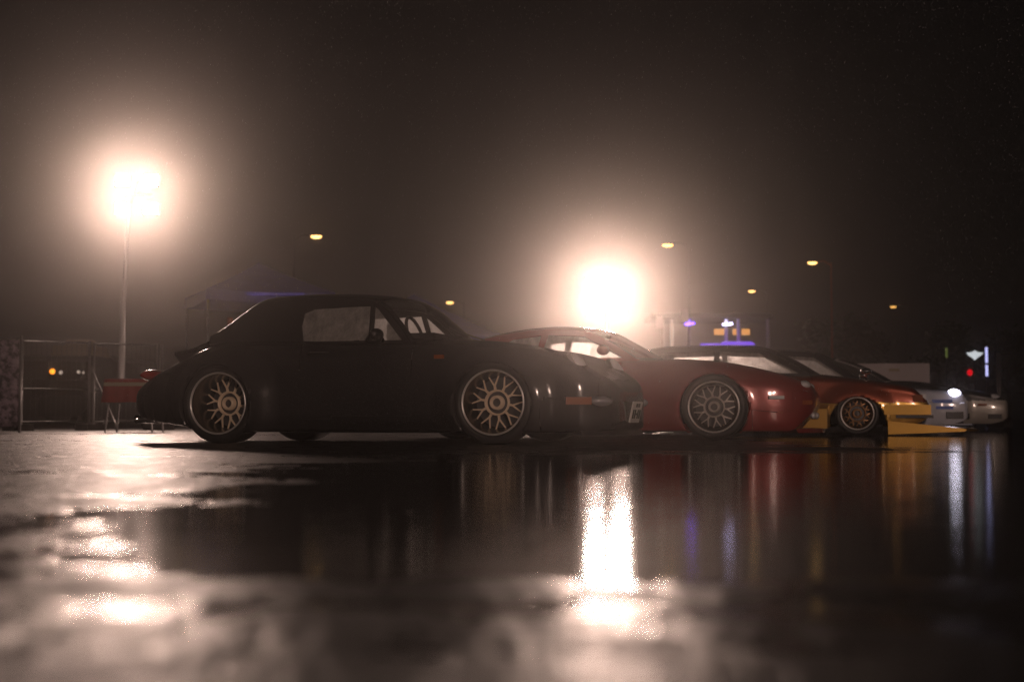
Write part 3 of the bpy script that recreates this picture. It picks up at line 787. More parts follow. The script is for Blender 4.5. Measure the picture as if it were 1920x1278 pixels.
# --- red long-nosed coupe
def red_car():
    yt = .83; a = -14
    S = dict(x0=.92, x1=-3.35, shw=.92,
        W=pchip([(.92, .30), (.90, .48), (.86, .60), (.75, .71), (.5, .79), (0, .82), (-1.2, .82), (-2.3, .835), (-2.9, .80), (-3.2, .70), (-3.3, .58), (-3.35, .45)]),
        zb=pchip([(.92, .36), (.905, .30), (.87, .24), (.80, .17), (.68, .07), (-.4, .07), (-2.6, .10), (-3.1, .17), (-3.35, .30)]),
        zs=pchip([(.92, .40), (.88, .47), (.8, .53), (.6, .60), (.3, .675), (0, .725), (-.4, .745), (-1, .745), (-1.8, .76), (-2.4, .77), (-2.9, .73), (-3.2, .66), (-3.35, .55)]),
        zt=pchip([(.92, .41), (.88, .475), (.8, .54), (.6, .59), (.3, .655), (0, .70), (-.5, .75), (-.9, .79), (-1.8, .80), (-2.4, .80), (-2.9, .77), (-3.2, .70), (-3.35, .56)]),
        arches=[(0, .285, .325, .035, .22), (-2.45, .285, .325, .05, .28)])
    def cl(c):
        if -1.95 < c.x < -.85 and .2 < c.z < .72 and abs(c.y) > .6: return 'door|%d' % (1 if c.y > 0 else -1)
        if (c.x > .70 and c.z < .44) or (c.x > .36 and c.z < .26): return 'front_bumper'
        if c.x < -3.15: return 'rear_bumper'
        if -.80 < c.x < .72 and c.z > .5 and abs(c.y) < .58: return 'bonnet'
        return 'body'
    G = dict(pts=[(-.72, .74, .20), (-.98, .90, .13), (-1.24, 1.01, .08), (-1.6, 1.04, 0), (-2.05, .99, 0), (-2.45, .88, -.02), (-2.9, .75, -.04)],
             zb=.74, yb=.70, tumble=.52, crown=.055, c0=1.5, ws=(.2, 1.9), rw=(4.2, 5.8), rwv=.8, belt=lambda x: .73,
             holes=[[(-.86, .765), (-1.25, .975), (-1.6, .995), (-1.66, .765)], [(-1.71, .765), (-1.67, .99), (-1.95, .955), (-2.2, .80), (-2.18, .77)]])
    def ex(car):
        for sg in (-1, 1):
            MB().box((.56, sg * .785, .385), (.14, .05, .03), Matrix.Rotation(R(-sg * 20), 3, 'Z')).build('side_marker', 'lens', car)
            ellipsoid((.80, sg * .52, .50), (.06, .13, .045), 20, 8).build('headlight', 'lens', car, True)
            ellipsoid((.875, sg * .45, .22), (.03, .09, .035), 20, 8).build('fog_lamp', 'lens', car, True)
            MB().box((.80, sg * .60, .34), (.10, .14, .04), Matrix.Rotation(R(-sg * 30), 3, 'Z')).build('turn_signal', 'amber', car)
            ellipsoid((-1.02, sg * .84, .83), (.06, .09, .05)).build('door_mirror', 'red_paint', car, True)
            MB().box((-3.33, sg * .45, .58), (.03, .3, .09)).build('tail_light', 'red_lens', car)
        vs = []; fs = []; n = 30
        for k in range(n + 1):
            y = -0.80 + 1.6 * k / n; xx = .97 - .42 * abs(y) ** 3
            vs += [(xx, y, .065), (xx - .16, y, .065), (xx - .02, y, .10)]
        for k in range(n): fs += [(3*k, 3*k+1, 3*k+4, 3*k+3), (3*k, 3*k+3, 3*k+5, 3*k+2), (3*k+1, 3*k+2, 3*k+5, 3*k+4)]
        mesh_obj('front_lip', vs, fs, 'red_paint', car)
    mt = {'barrel': 'dark_barrel', 'lip': 'polished', 'spoke': 'gun_alloy'}
    coupe('dark red long-nosed coupe with polished lip wheels, second in the parked row', origin(1.84, 13.0, a, yt), a, S, cl, {'body': 'red_paint'}, G,
          {'roof': 'red_paint', 'windscreen': 'glass', 'rear_window': 'glass', 'side_frame': 'red_paint'},
          [(0, yt - .01, .30, .236, .20, .045, 'mesh', mt), (-2.45, yt + .01, .30, .236, .24, .07, 'mesh', mt)], ex, ([-1.75], .62, .46, .34))
red_car()

# --- bronze and gold boxy saloon with chin spoiler
def boxy_spec(wb, front, rear, zf, zr, W=.80, zsill=.10):
    return dict(x0=front, x1=-wb - rear, shw=.955,
        W=pchip([(front, W - .14), (front - .015, W - .07), (front - .05, W - .035), (front - .3, W - .01), (0, W), (-wb, W), (-wb - rear + .3, W - .02), (-wb - rear + .05, W - .06), (-wb - rear, W - .16)]),
        zb=pchip([(front, .20), (front - .1, zsill + .04), (front - .3, zsill), (-wb, zsill), (-wb - rear + .1, .17), (-wb - rear, .26)]),
        zs=pchip([(front, zf - .17), (front - .03, zf - .09), (front - .08, zf - .03), (front - .2, zf), (0, zf + .05), (-.6, zf + .10), (-1.5, zr), (-wb, zr), (-wb - rear + .15, zr - .02), (-wb - rear, zr - .16)]),
        zt=pchip([(front, zf - .165), (front - .03, zf - .08), (front - .08, zf - .015), (front - .2, zf + .015), (0, zf + .075), (-.6, zf + .13), (-1.5, zr + .03), (-wb, zr + .03), (-wb - rear + .15, zr), (-wb - rear, zr - .15)]))
def bronze_car():
    yt = .80; a = -13
    S = boxy_spec(2.55, .78, .95, .585, .715); S['arches'] = [(0, .12, .325, .03, .20), (-2.55, .12, .325, .04, .2)]
    S['zs'] = pchip([(.78, .37), (.765, .40), (.70, .46), (.60, .545), (.3, .60), (0, .64), (-.45, .68), (-1.5, .70), (-2.55, .71), (-3.35, .69), (-3.5, .55)])
    S['zt'] = pchip([(.78, .375), (.765, .41), (.70, .47), (.60, .555), (.3, .615), (0, .66), (-.45, .71), (-1.5, .73), (-2.55, .74), (-3.35, .71), (-3.5, .56)])
    def cl(c):
        if c.z < .375:
            if c.x > .36: return 'front_bumper'
            if c.x < -2.9: return 'rear_bumper'
            return 'side_skirt' if abs(c.y) > .5 else 'body'
        if -1.55 < c.x < -.5 and c.z < .68 and abs(c.y) > .6: return 'door|%d' % (1 if c.y > 0 else -1)
        if -.38 < c.x < .70 and c.z > .5 and abs(c.y) < .62: return 'bonnet'
        return 'body'
    G = dict(pts=[(-.50, .68, .14), (-.80, .86, .10), (-1.08, .99, .05), (-1.4, 1.02, 0), (-2.0, 1.02, 0), (-2.35, .99, -.03), (-2.6, .86, -.05), (-2.85, .70, -.06)],
             zb=.68, yb=.68, tumble=.42, crown=.04, c0=1.5, ws=(.2, 1.9), rw=(5.2, 6.8), rwv=.85, belt=lambda x: .68,
             holes=[[(-.64, .71), (-1.10, .955), (-1.55, .975), (-1.55, .71)], [(-1.61, .71), (-1.61, .975), (-2.2, .96), (-2.42, .75), (-2.38, .71)]])
    def ex(car):
        # long flat gold chin spoiler reaching forward at road level
        vs = []; fs = []; n = 24
        for k in range(n + 1):
            y = -0.86 + 1.72 * k / n; xx = 1.36 - .30 * abs(y) ** 3
            vs += [(.33, y, .165), (xx - .05, y, .085), (xx, y, .07), (xx - .02, y, .05), (.33, y, .015)]
        for k in range(n):
            for j in range(5): fs.append((5*k+j, 5*k+(j+1) % 5, 5*k+5+(j+1) % 5, 5*k+5+j))
        fs += [(0, 1, 2, 3, 4), tuple(5*n+j for j in (4, 3, 2, 1, 0))]
        mesh_obj('chin_spoiler', vs, fs, 'gold_paint', car)
        MB().box((.76, 0, .29), (.08, 1.50, .11)).box((.52, -.80, .29), (.46, .06, .11)).box((.52, .80, .29), (.46, .06, .11)).build('bumper_bar', 'gold_paint', car)
        MB().box((.62, -.79, .215), (.40, .06, .035)).build('bumper_vent', 'black_trim', car)
        for sg in (-1, 1):
            # sharply flared gold sill boxes in front of the rear of the front wheel
            MB().add([(-.30, sg * .80, .36), (-.30, sg * .80, .10), (-1.9, sg * .80, .10), (-1.9, sg * .80, .36), (-.33, sg * .90, .30), (-.33, sg * .90, .08), (-1.9, sg * .88, .08), (-1.9, sg * .88, .28)],
                     [(0, 1, 5, 4), (4, 5, 6, 7), (7, 6, 2, 3), (0, 4, 7, 3), (1, 2, 6, 5)]).build('sill_box', 'gold_paint', car)
            for k in (0, 1):
                MB().box((.725 - .01 * k, sg * (.62 - .22 * k), .42), (.05, .19, .09)).build('headlight', 'lens', car)
            MB().box((.66, sg * .785, .42), (.10, .03, .07)).build('turn_signal', 'amber', car)
            ellipsoid((.10, sg * .86, .72), (.06, .07, .04)).tube([(.10, sg * .78, .62), (.10, sg * .85, .70)], .014, 6).build('fender_mirror', 'chrome', car, True)
            MB().box((-3.5, sg * .5, .52), (.03, .34, .10)).build('tail_light', 'red_lens', car)
    mt = {'barrel': 'dark_barrel', 'lip': 'polished', 'spoke': 'bronze_alloy'}
    coupe('low bronze and gold boxy saloon with a long gold chin spoiler, third in the row', origin(3.88, 16.0, a, yt), a, S, cl,
          {'body': 'bronze_paint', 'front_bumper': 'gold_paint', 'side_skirt': 'gold_paint', 'rear_bumper': 'gold_paint'}, G,
          {'roof': 'dark_grey_paint', 'windscreen': 'glass_dim', 'rear_window': 'glass', 'side_frame': 'dark_grey_paint'},
          [(0, yt, .250, .185, .22, .08, 'mesh', mt), (-2.55, yt, .250, .185, .24, .10, 'mesh', mt)], ex, ([-1.5], .55, .46, .33))
bronze_car()

def white_car():
    yt = .80; a = -13
    S = boxy_spec(2.5, .84, .9, .56, .73); S['arches'] = [(0, .28, .31, .03, .2), (-2.5, .28, .31, .04, .2)]
    def cl(c):
        if c.x > .34 and c.z < .40: return 'front_bumper'
        if c.x < -3.2 and c.z < .45: return 'rear_bumper'
        if -1.6 < c.x < -.55 and .2 < c.z < .68 and abs(c.y) > .6: return 'door|%d' % (1 if c.y > 0 else -1)
        if -.55 < c.x < .80 and c.z > .51 and abs(c.y) < .70: return 'bonnet'
        return 'body'
    G = dict(pts=[(-.55, .70, .14), (-.9, .92, .10), (-1.15, 1.07, .05), (-1.5, 1.11, 0), (-2.0, 1.10, 0), (-2.4, 1.02, -.03), (-2.8, .73, -.06)],
             zb=.70, yb=.69, tumble=.42, crown=.045, c0=1.5, ws=(.2, 1.9), rw=(4.3, 5.8), rwv=.85, belt=lambda x: .69,
             holes=[[(-.72, .73), (-1.17, 1.03), (-1.6, 1.06), (-1.6, .73)], [(-1.66, .73), (-1.66, 1.06), (-2.2, 1.02), (-2.4, .76)]])
    def ex(car):
        for sg in (-1, 1):
            ellipsoid((.66, sg * .66, .525), (.09, .15, .06), 20, 8).build('headlight', 'headlamp_lit' if sg < 0 else 'lens', car, True)
            MB().box((.50, sg * .806, .42), (.26, .006, .045)).box((.53, sg * .806, .335), (.22, .006, .04)).build('sponsor_sticker', 'blue_vinyl', car)
            MB().box((.78, sg * .70, .38), (.05, .10, .09), Matrix.Rotation(R(-sg * 35), 3, 'Z')).build('turn_signal', 'lens', car)
            MB().box((.66, sg * .785, .235), (.22, .04, .09), Matrix.Rotation(R(-sg * 8), 3, 'Z')).build('bumper_duct', 'black_trim', car)
            MB().box((.80, sg * .62, .22), (.05, .14, .08), Matrix.Rotation(R(-sg * 30), 3, 'Z')).build('brake_duct', 'black_trim', car)
            MB().box((-3.4, sg * .5, .58), (.03, .34, .10)).build('tail_light', 'red_lens', car)
        MB().box((.70, 0, .115), (.36, 1.62, .02), taper=.96).build('front_splitter', 'white_paint', car)
    mt = {'barrel': 'dark_barrel', 'lip': 'polished', 'spoke': 'gun_alloy'}
    coupe('white-nosed coupe with blue stickers and one bright headlight, fourth in the row', origin(5.22, 19.0, a, yt), a, S, cl,
          {'body': 'white_paint', 'bonnet': 'navy_paint'}, G, {'roof': 'navy_paint', 'windscreen': 'glass', 'rear_window': 'glass', 'side_frame': 'navy_paint'},
          [(0, yt, .28, .22, .2, .05, 'disc', mt), (-2.5, yt, .28, .22, .2, .05, 'disc', mt)], ex, ([-1.6], .58, .46, .34))
white_car()

def grey_car():
    yt = .82; a = -15
    S = boxy_spec(2.6, 1.0, .9, .60, .74); S['arches'] = [(0, .29, .32, .03, .2), (-2.6, .29, .32, .04, .2)]
    S['zs'] = pchip([(1.0, .43), (.985, .475), (.87, .53), (.6, .60), (.2, .68), (-.5, .75), (-1.5, .76), (-2.6, .76), (-3.4, .72), (-3.5, .6)])
    S['zt'] = pchip([(1.0, .44), (.985, .485), (.87, .54), (.6, .62), (.2, .70), (-.5, .79), (-1.5, .80), (-2.6, .80), (-3.4, .74), (-3.5, .61)])
    def cl(c):
        if (c.x > .34 and c.z < .47): return 'front_bumper'
        if c.x < -3.2 and c.z < .5: return 'rear_bumper'
        if -1.6 < c.x < -.55 and .2 < c.z < .70 and abs(c.y) > .6: return 'door|%d' % (1 if c.y > 0 else -1)
        if -.45 < c.x < .90 and c.z > .51 and abs(c.y) < .64: return 'bonnet'
        return 'body'
    G = dict(pts=[(-.80, .75, .16), (-1.2, .97, .12), (-1.6, 1.11, .06), (-1.9, 1.14, 0), (-2.3, 1.12, 0), (-2.7, 1.01, -.03), (-3.05, .76, -.06)],
             zb=.75, yb=.70, tumble=.45, crown=.045, c0=1.5, ws=(.2, 1.9), rw=(4.3, 5.8), rwv=.85, belt=lambda x: .74,
             holes=[[(-1.0, .78), (-1.6, 1.07), (-1.95, 1.09), (-1.95, .78)], [(-2.01, .78), (-2.01, 1.09), (-2.4, 1.04), (-2.65, .80)]])
    def ex(car):
        for sg in (-1, 1):
            ellipsoid((.80, sg * .62, .52), (.09, .16, .05), 20, 8).build('headlight', 'lens', car, True)
            ellipsoid((.97, sg * .5, .25), (.03, .07, .04), 20, 8).build('fog_lamp', 'lens', car, True)
            MB().box((.62, sg * .815, .40), (.13, .03, .035)).build('side_marker', 'amber', car)
            MB().box((.80, sg * .775, .22), (.20, .04, .07), Matrix.Rotation(R(-sg * 12), 3, 'Z')).build('bumper_duct', 'black_trim', car)
            MB().box((-3.48, sg * .5, .62), (.03, .34, .10)).build('tail_light', 'red_lens', car)
    mt = {'barrel': 'dark_barrel', 'lip': 'polished', 'spoke': 'gun_alloy'}
    coupe('grey-nosed dark coupe half hidden at the far end of the row', origin(6.62, 22.0, a, yt), a, S, cl,
          {'body': 'dark_grey_paint', 'front_bumper': 'grey_paint'}, G, {'roof': 'dark_grey_paint', 'windscreen': 'glass_dim', 'windscreen_frame': 'polished', 'rear_window': 'glass_dim', 'side_frame': 'dark_grey_paint', 'side_window': 'glass_dim'},
          [(0, yt, .29, .22, .2, .05, 'disc', mt), (-2.6, yt, .29, .22, .2, .05, 'disc', mt)], ex, ([-1.7], .62, .46, .34))
grey_car()

# ------------------------------------------------------------------ left side: fence, banner, table
def fence(p0, p1, n, hgt, label, brace=True, name='mesh_fence'):
    """temporary fence panels: posts, rails, thin wires"""
    t = thing(name, label, 'fence', (p0.x, p0.y, 0), math.atan2(p1.y - p0.y, p1.x - p0.x))
    L_ = (Vector((p1.x, p1.y, 0)) - Vector((p0.x, p0.y, 0))).length
    for i in range(n + 1):
        MB().tube([(L_ * i / n, 0, 0), (L_ * i / n, 0, hgt)], .028, 8).build('post', 'galv', t, True)
        MB().tube([(L_ * i / n + .075, 0, .05), (L_ * i / n + .075, 0, hgt - .02)], .022, 8).build('post', 'galv', t, True)
        MB().box((L_ * i / n + .03, 0, .05), (.30, .55, .10)).build('foot_block', 'dark_wall', t)
        if brace and i == 1: MB().tube([(L_ * i / n, 0, hgt * .75), (L_ * i / n + .28, -.5, .03)], .016, 6).build('brace', 'galv', t, True)
    for i in range(n):
        for z in (hgt - .03, hgt * .46, .14):
            MB().tube([(L_ * i / n + .1, 0, z), (L_ * (i + 1) / n, 0, z)], .014, 6).build('rail', 'steel_dark', t, True)
        m = MB(); k = 0.08; x = L_ * i / n + .14
        while x < L_ * (i + 1) / n - .03:
            m.box((x, 0, hgt / 2 + .05), (.003, .003, hgt - .2)); x += k
        o = m.build('wire_mesh', 'mesh_wire', t); o['kind'] = 'stuff'
    return t
pa = at(-120, 780, 21.5); pb = at(296, 780, 24.5)
# posts should fall at px 168 and 295
A = Vector((at(30, 780, 22.0).x, 22.0, 0)); B = Vector((at(294, 780, 23.4).x, 23.4, 0))
fence(A, B, 2, 1.42, 'thin mesh fence panels with pale posts left of the floodlight mast')
A = Vector((at(1872, 780, 34).x, 34, 0)); B = Vector((at(2120, 780, 36).x, 36, 0))
fence(A, B, 2, 1.75, 'dim mesh fence at the far right edge beside the white light tube', brace=False)

# printed banner at left edge
bn = thing('banner_screen', 'mottled purple printed banner stretched at the far left edge', 'banner', (at(-60, 780, 19).x, 19, 0), R(4))
wdt = at(32, 780, 19).x - at(-60, 780, 19).x
mban = bpy.data.materials.new('banner_print'); mban.use_nodes = True
tt = mban.node_tree; bb = tt.nodes['Principled BSDF']; bb.inputs['Roughness'].default_value = .7
tc = tt.nodes.new('ShaderNodeTexCoord'); vv = tt.nodes.new('ShaderNodeTexNoise'); vv.inputs['Scale'].default_value = 9; vv.inputs['Detail'].default_value = 6; vv.inputs['Roughness'].default_value = .7
tt.links.new(tc.outputs['Object'], vv.inputs['Vector'])
cr = tt.nodes.new('ShaderNodeValToRGB'); cr.color_ramp.elements[0].position = .42; cr.color_ramp.elements[0].color = (.03, .02, .03, 1); cr.color_ramp.elements[1].position = .6; cr.color_ramp.elements[1].color = (.42, .32, .40, 1)
tt.links.new(vv.outputs['Fac'], cr.inputs[0]); tt.links.new(cr.outputs[0], bb.inputs['Base Color'])
vs = []; fs = []
for i in range(21):
    for k in range(9):
        x = wdt * i / 20; z = .08 + 1.16 * k / 8; vs.append((x, .012 * math.sin(x * 9) + .006 * math.sin(z * 14 + x * 3), z))
for i in range(20):
    for k in range(8): q = i * 9 + k; fs.append((q, q + 9, q + 10, q + 1))
o = mesh_obj('printed_sheet', vs, fs, mban, bn, True); md = o.modifiers.new('s', 'SOLIDIFY'); md.thickness = .004
for x in (-.01, wdt + .02): MB().tube([(x, 0, 0), (x, 0, 1.30)], .02, 8).build('post', 'galv', bn, True)
MB().tube([(0, 0, 1.27), (wdt, 0, 1.27)], .016, 8).build('top_rail', 'galv', bn, True)

# red covered table behind the tail of the black car
tb = thing('folding_table', 'folding table under a bright red cover behind the black car tail', 'table', (at(252, 780, 20).x, 20, 0), R(-6))
vs = []; fs = []; n = 40; wx, wy, h = .34, .26, .74
ring = []
for k in range(n):
    t = 2 * math.pi * k / n; c, s = math.cos(t), math.sin(t); mx = max(abs(c) / wx, abs(s) / wy); ring.append((c / mx, s / mx))
prof = [(1.0, h + .002), (1.02, h - .015), (1.03, h - .09), (1.04, h - .2), (1.06, h - .32)]
vs.append((0, 0, h + .004))
for (k_, z) in prof:
    for i, (x, y) in enumerate(ring):
        f = 1 + .05 * math.sin(i * 1.9) * max(0, (h - z) / .3); vs.append((x * k_ * f, y * k_ * f, z - .02 * math.sin(i * .8) * (h - z)))
for i in range(n):
    i2 = (i + 1) % n; fs.append((0, 1 + i, 1 + i2))
    for j in range(len(prof) - 1): fs.append((1 + j*n + i, 1 + (j+1)*n + i, 1 + (j+1)*n + i2, 1 + j*n + i2))
mesh_obj('table_cover', vs, fs, 'red_cloth', tb, True)
MB().box((0, -.30, h - .075), (.66, .012, .05)).build('cover_band', 'cream', tb)
for sx in (-1, 1):
    for sy in (-1, 1): MB().tube([(sx * .30, sy * .2, .4), (sx * .34, sy * .22, 0)], .013, 6).build('leg', 'galv', tb)
bk = MB().lathe([(0.0001, -.05), (.05, -.05), (.075, -.02), (.08, .02), (.05, .05), (.0001, .06)], 20).build('cloth_bundle', 'red_cloth', None, True)
bk.rotation_euler = (R(90), 0, 0); bk.location = (at(274, 780, 20).x, 20.0, h + .055); tag(bk, 'small round red bundle lying on the red covered table', 'bundle')

# far vehicle lamps seen through the fence
def far_car(px, Y, label, lights):
    p = at(px, 780, Y); t = thing('distant_car', label, 'car', (p.x, p.y, 0))
    vs = []; fs = []
    prof = [(-.8, .25), (-.82, .6), (-.78, .85), (-.62, 1.25), (-.5, 1.36), (.5, 1.36), (.62, 1.25), (.78, .85), (.82, .6), (.8, .25)]
    for y, s, tz in ((0, .96, .0), (.5, 1, .0), (2.2, 1, .0), (3.8, .96, 0)):
        for (x, z) in prof: vs.append((x * s, y, z if (.4 < y < 3.5 or z < .9) else .86 + (z - .85) * .1))
    m = len(prof)
    for i in range(3):
        for k in range(m): fs.append((i*m+k, i*m+(k+1) % m, (i+1)*m+(k+1) % m, (i+1)*m+k))
    fs += [tuple(range(m)), tuple(reversed(range(3*m, 4*m)))]
    mesh_obj('body', vs, fs, 'dark_grey_paint', t)
    for sx in (-1, 1): MB().lathe([(.0001, -.1), (.2, -.1), (.31, -.06), (.31, .06), (.0001, .08)], 20, c=(0, 0, 0)).build('wheel', 'tyre', t, True)
    ws = [c for c in t.children if c.name.startswith('wheel')]
    for k, c in enumerate(ws): c.rotation_euler = (0, 0, R(90)); c.location = ((-1, 1)[k] * .72, .9, .31)
    for (lx, ly, rad, mat) in lights:
        q = at(lx, ly, Y - .03); ellipsoid((q.x - p.x, -.03, q.z), (rad, .03, rad), 16, 8).build('headlight', mat, t, True)
far_car(118, 45, 'distant dark car with one glowing orange lamp seen through the left fence', [(98, 696, .085, 'amber_lit'), (114, 698, .06, 'pale_lit')])
far_car(160, 52, 'distant dim car right of the one with the orange lamp', [(147, 697, .06, 'pale_lit'), (156, 698, .04, 'pale_lit')])

# low buildings behind the fence at left
def low_building(x0, x1, y, z1, Y, depth, label, roof):
    p0 = at(x0, 780, Y); p1 = at(x1, 780, Y); W_ = p1.x - p0.x
    b = thing('low_building', label, 'building', ((p0.x + p1.x) / 2, Y, 0))
    MB().box((0, depth / 2, z1 / 2), (W_, depth, z1)).build('wall', 'dark_wall', b)
    MB().box((0, depth / 2, z1 + .1), (W_ + .4, depth + .4, .18)).build('roof', roof, b)
    k = -W_ / 2 + .8
    while k < W_ / 2 - .6:
        f = MB().box((k, -.02, z1 * .55), (.9, .05, .9)).build('window', 'steel_dark', b)
        MB().box((k, -.05, z1 * .55), (.78, .012, .78)).build('pane', 'glass_dim', f); k += 1.9
low_building(-40, 210, 0, 2.7, 62, 6, 'low dark building behind the left fence', 'steel_dark')
low_building(1460, 1760, 0, 2.4, 66, 5, 'long unlit low building right of the pavilion', 'steel_dark')
vn = thing('parked_van', 'pale-roofed van beyond the fence, above the orange lamp', 'van', (at(128, 780, 54).x, 54, 0)); vn.scale = (1.2, 1.2, 1.28)
MB().box((0, 1.2, 1.15), (1.6, 2.4, 1.7), taper=.92).build('body', 'dark_grey_paint', vn)
MB().box((0, 1.2, 2.42), (.75, 1.0, .18), taper=.9).box((0, 1.2, 2.16), (1.35, 2.0, .33), taper=.9).build('roof_cover', 'cream', vn)
MB().box((0, -.01, 1.55), (1.3, .02, .55)).build('windscreen', 'glass_dim', vn)
for sx in (-.68, .68): c = MB().lathe([(.0001, -.1), (.2, -.1), (.3, -.06), (.3, .06), (.0001, .08)], 16).build('wheel', 'tyre', vn); c.rotation_euler = (0, 0, R(90)); c.location = (sx, .5, .3)

# gazebos
def gazebo(px, Y, half, ze, zp, rz, label, legs='white_post', val=.22):
    c = at(px, 780, Y); t = thing('gazebo', label, 'gazebo', (c.x, Y, 0), R(rz), 'pop-up gazebos behind the cars')
    vs = [(0, 0, zp)]; fs = []; n = 8
    cor = [(-half, -half), (half, -half), (half, half), (-half, half)]
    rows = []
    for (r, f) in ((.33, 0), (.66, 0), (1, 0)):
        for s in range(4):
            a, b = cor[s], cor[(s + 1) % 4]
            for k in range(n):
                u = k / n; x = a[0] + (b[0] - a[0]) * u; y = a[1] + (b[1] - a[1]) * u
                sag = -.05 * math.sin(math.pi * u) * r
                vs.append((x * r, y * r, zp + (ze - zp) * r ** .9 + sag))
    N = 4 * n
    for k in range(N):
        k2 = (k + 1) % N; fs.append((0, 1 + k, 1 + k2))
        for j in range(2): fs.append((1 + j*N + k, 1 + (j+1)*N + k, 1 + (j+1)*N + k2, 1 + j*N + k2))
    base = len(vs)
    for k in range(N): v = vs[1 + 2*N + k]; vs.append((v[0] * 1.01, v[1] * 1.01, v[2] - val))
    for k in range(N): k2 = (k + 1) % N; fs.append((1 + 2*N + k, base + k, base + k2, 1 + 2*N + k2))
    mesh_obj('canopy', vs, fs, 'blue_canvas', t)
    for i, (x, y) in enumerate(cor): MB().tube([(x * .97, y * .97, 0), (x * .97, y * .97, ze)], .025, 8).build('leg', legs if isinstance(legs, str) else legs[i], t, True)
    return t
gz = gazebo(482, 30, 1.32, 2.78, 3.48, 22, 'blue pop-up gazebo with a violet light behind the black car roof', legs=['steel_dark', 'galv', 'steel_dark', 'steel_dark'])
p = at(440, 551, 28.6); o = MB().box((0, 0, 0), (1.7, .05, .03)).box((-.05, 0, 0), (.3, .055, .05)).build('led_strip', 'led_blue_dim'); o.location = (p.x + .55, p.y, p.z)
tag(o, 'violet light strip glowing under the edge of the blue gazebo', 'light')
gazebo(775, 40, 2.1, 2.45, 3.7, 12, 'dark blue gazebo right of the black car windscreen')
o = MB().tube([(0, 0, 0), (0, 0, 2.1)], .05, 8).build('marker_post', 'rust_post', None, True); o.location = (at(430, 700, 27).x, 27, 0)
tag(o, 'short orange post under the left side of the blue gazebo', 'post')

# ------------------------------------------------------------------ lit pavilion behind the bronze car
def pavilion():
    Y = 45.0; k = Y / FPX
    c = at(1335, 780, Y); t = thing('pavilion', 'open pavilion with white columns and violet tubes behind the bronze car', 'pavilion', (c.x, Y, 0))
    def X(px): return at(px, 700, Y).x - c.x
    def Z(py): return at(1335, py, Y).z
    MB().box(((X(1222) + X(1448)) / 2, 1.2, Z(592)), (X(1448) - X(1222), 2.8, .14)).build('roof', 'steel_dark', t)
    MB().box(((X(1222) + X(1448)) / 2, 2.6, 1.2), (X(1448) - X(1222), .1, 2.4)).build('rear_wall', 'dark_wall', t)
    for px, mt in ((1243, 'white_post'), (1259, 'white_post'), (1293, 'white_post'), (1362, 'white_post'), (1385, 'white_post'), (1441, 'white_post')):
        MB().tube([(X(px), 0, 0), (X(px), 0, Z(598))], .055, 10).build('column', mt, t, True)
    for px, py, m_ in ((1293, 607, 'led_violet'), (1364, 608, 'led_white')):
        MB().box((X(px), -.12, Z(py)), (.30, .06, .07), Matrix.Rotation(R(-6), 3, 'Y')).build('light_tube', m_, t)
    for px, w_ in ((1352, .34), (1384, .22), (1402, .26)):
        MB().box((X(px), .3, Z(621)), (w_, .04, .20)).build('lit_panel', 'orange_lit', t)
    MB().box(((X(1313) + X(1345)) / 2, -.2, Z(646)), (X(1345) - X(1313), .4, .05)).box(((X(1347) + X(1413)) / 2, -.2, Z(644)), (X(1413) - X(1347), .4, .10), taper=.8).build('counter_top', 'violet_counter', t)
    MB().box(((X(1313) + X(1413)) / 2, 0, Z(650) / 2), (X(1413) - X(1313), .35, Z(650))).build('counter', 'dark_wall', t)
    MB().box((X(1236), -.2, Z(605)), (.22, .04, .4)).box((X(1283), -.2, Z(592)), (.24, .04, .4)).build('hanging_panel', 'white_board', t)
    MB().box((X(1259), -.12, Z(628)), (.09, .05, .75)).build('post_glow', 'pale_lit', t)  # brightness of the lit column put in as an emissive strip
pavilion()

# white board
bd = thing('white_hoarding', 'plain white board standing behind the bronze car bonnet', 'board', (at(1680, 780, 28).x, 28, 0), R(-3))
xa = at(1610, 700, 28).x - bd.location.x; xb = at(1742, 700, 28).x - bd.location.x; zt_ = at(1700, 681, 28).z; zb_ = at(1700, 722, 28).z
MB().box(((xa + xb) / 2, 0, (zt_ + zb_) / 2), (xb - xa, .03, zt_ - zb_)).build('panel', 'white_board', bd)
MB().box((xa + .72 * (xb - xa) - .3, -.018, zt_ - .13), (.2, .004, .05)).build('printed_mark', 'cream', bd)
for x in (xa + .1, xb - .1): MB().tube([(x, .04, 0), (x, .04, zt_)], .02, 6).build('leg', 'galv', bd)

# right edge lights
Y = 40.0
sg_ = thing('winged_sign', 'small winged white light sign near the right edge', 'sign', (at(1830, 780, Y).x, Y, 0))
c = at(1830, 666, Y)
pts = [(-.235, .075), (-.14, .085), (-.06, .10), (0, .135), (.06, .10), (.14, .085), (.235, .075), (.17, .0), (.09, -.05), (.03, -.10), (0, -.135), (-.03, -.10), (-.09, -.05), (-.17, .0)]
vs = [(x, -.02, c.z + z) for x, z in pts] + [(x, .04, c.z + z) for x, z in pts]; n = len(pts)
fs = [tuple(range(n)), tuple(reversed(range(n, 2*n)))] + [(i, (i+1) % n, n + (i+1) % n, n + i) for i in range(n)]
mesh_obj('light_face', vs, fs, 'sign_white', sg_)
MB().tube([(0, .06, 0), (0, .06, c.z)], .03, 8).build('pole', 'steel_dark', sg_, True)
o = thing('light_tube', 'tall white vertical light tube at the right edge', 'light', (at(1851, 780, Y).x, Y, 0))
za, zb2, zc, zd = at(0, 705, Y).z, at(0, 684, Y).z, at(0, 680, Y).z, at(0, 651, Y).z
MB().tube([(0, -.04, za), (0, -.04, zb2)], .035, 8).build('tube', 'tube_white', o, True)
MB().tube([(0, -.04, zc), (0, -.04, zd)], .035, 8).build('tube', 'tube_white', o, True)
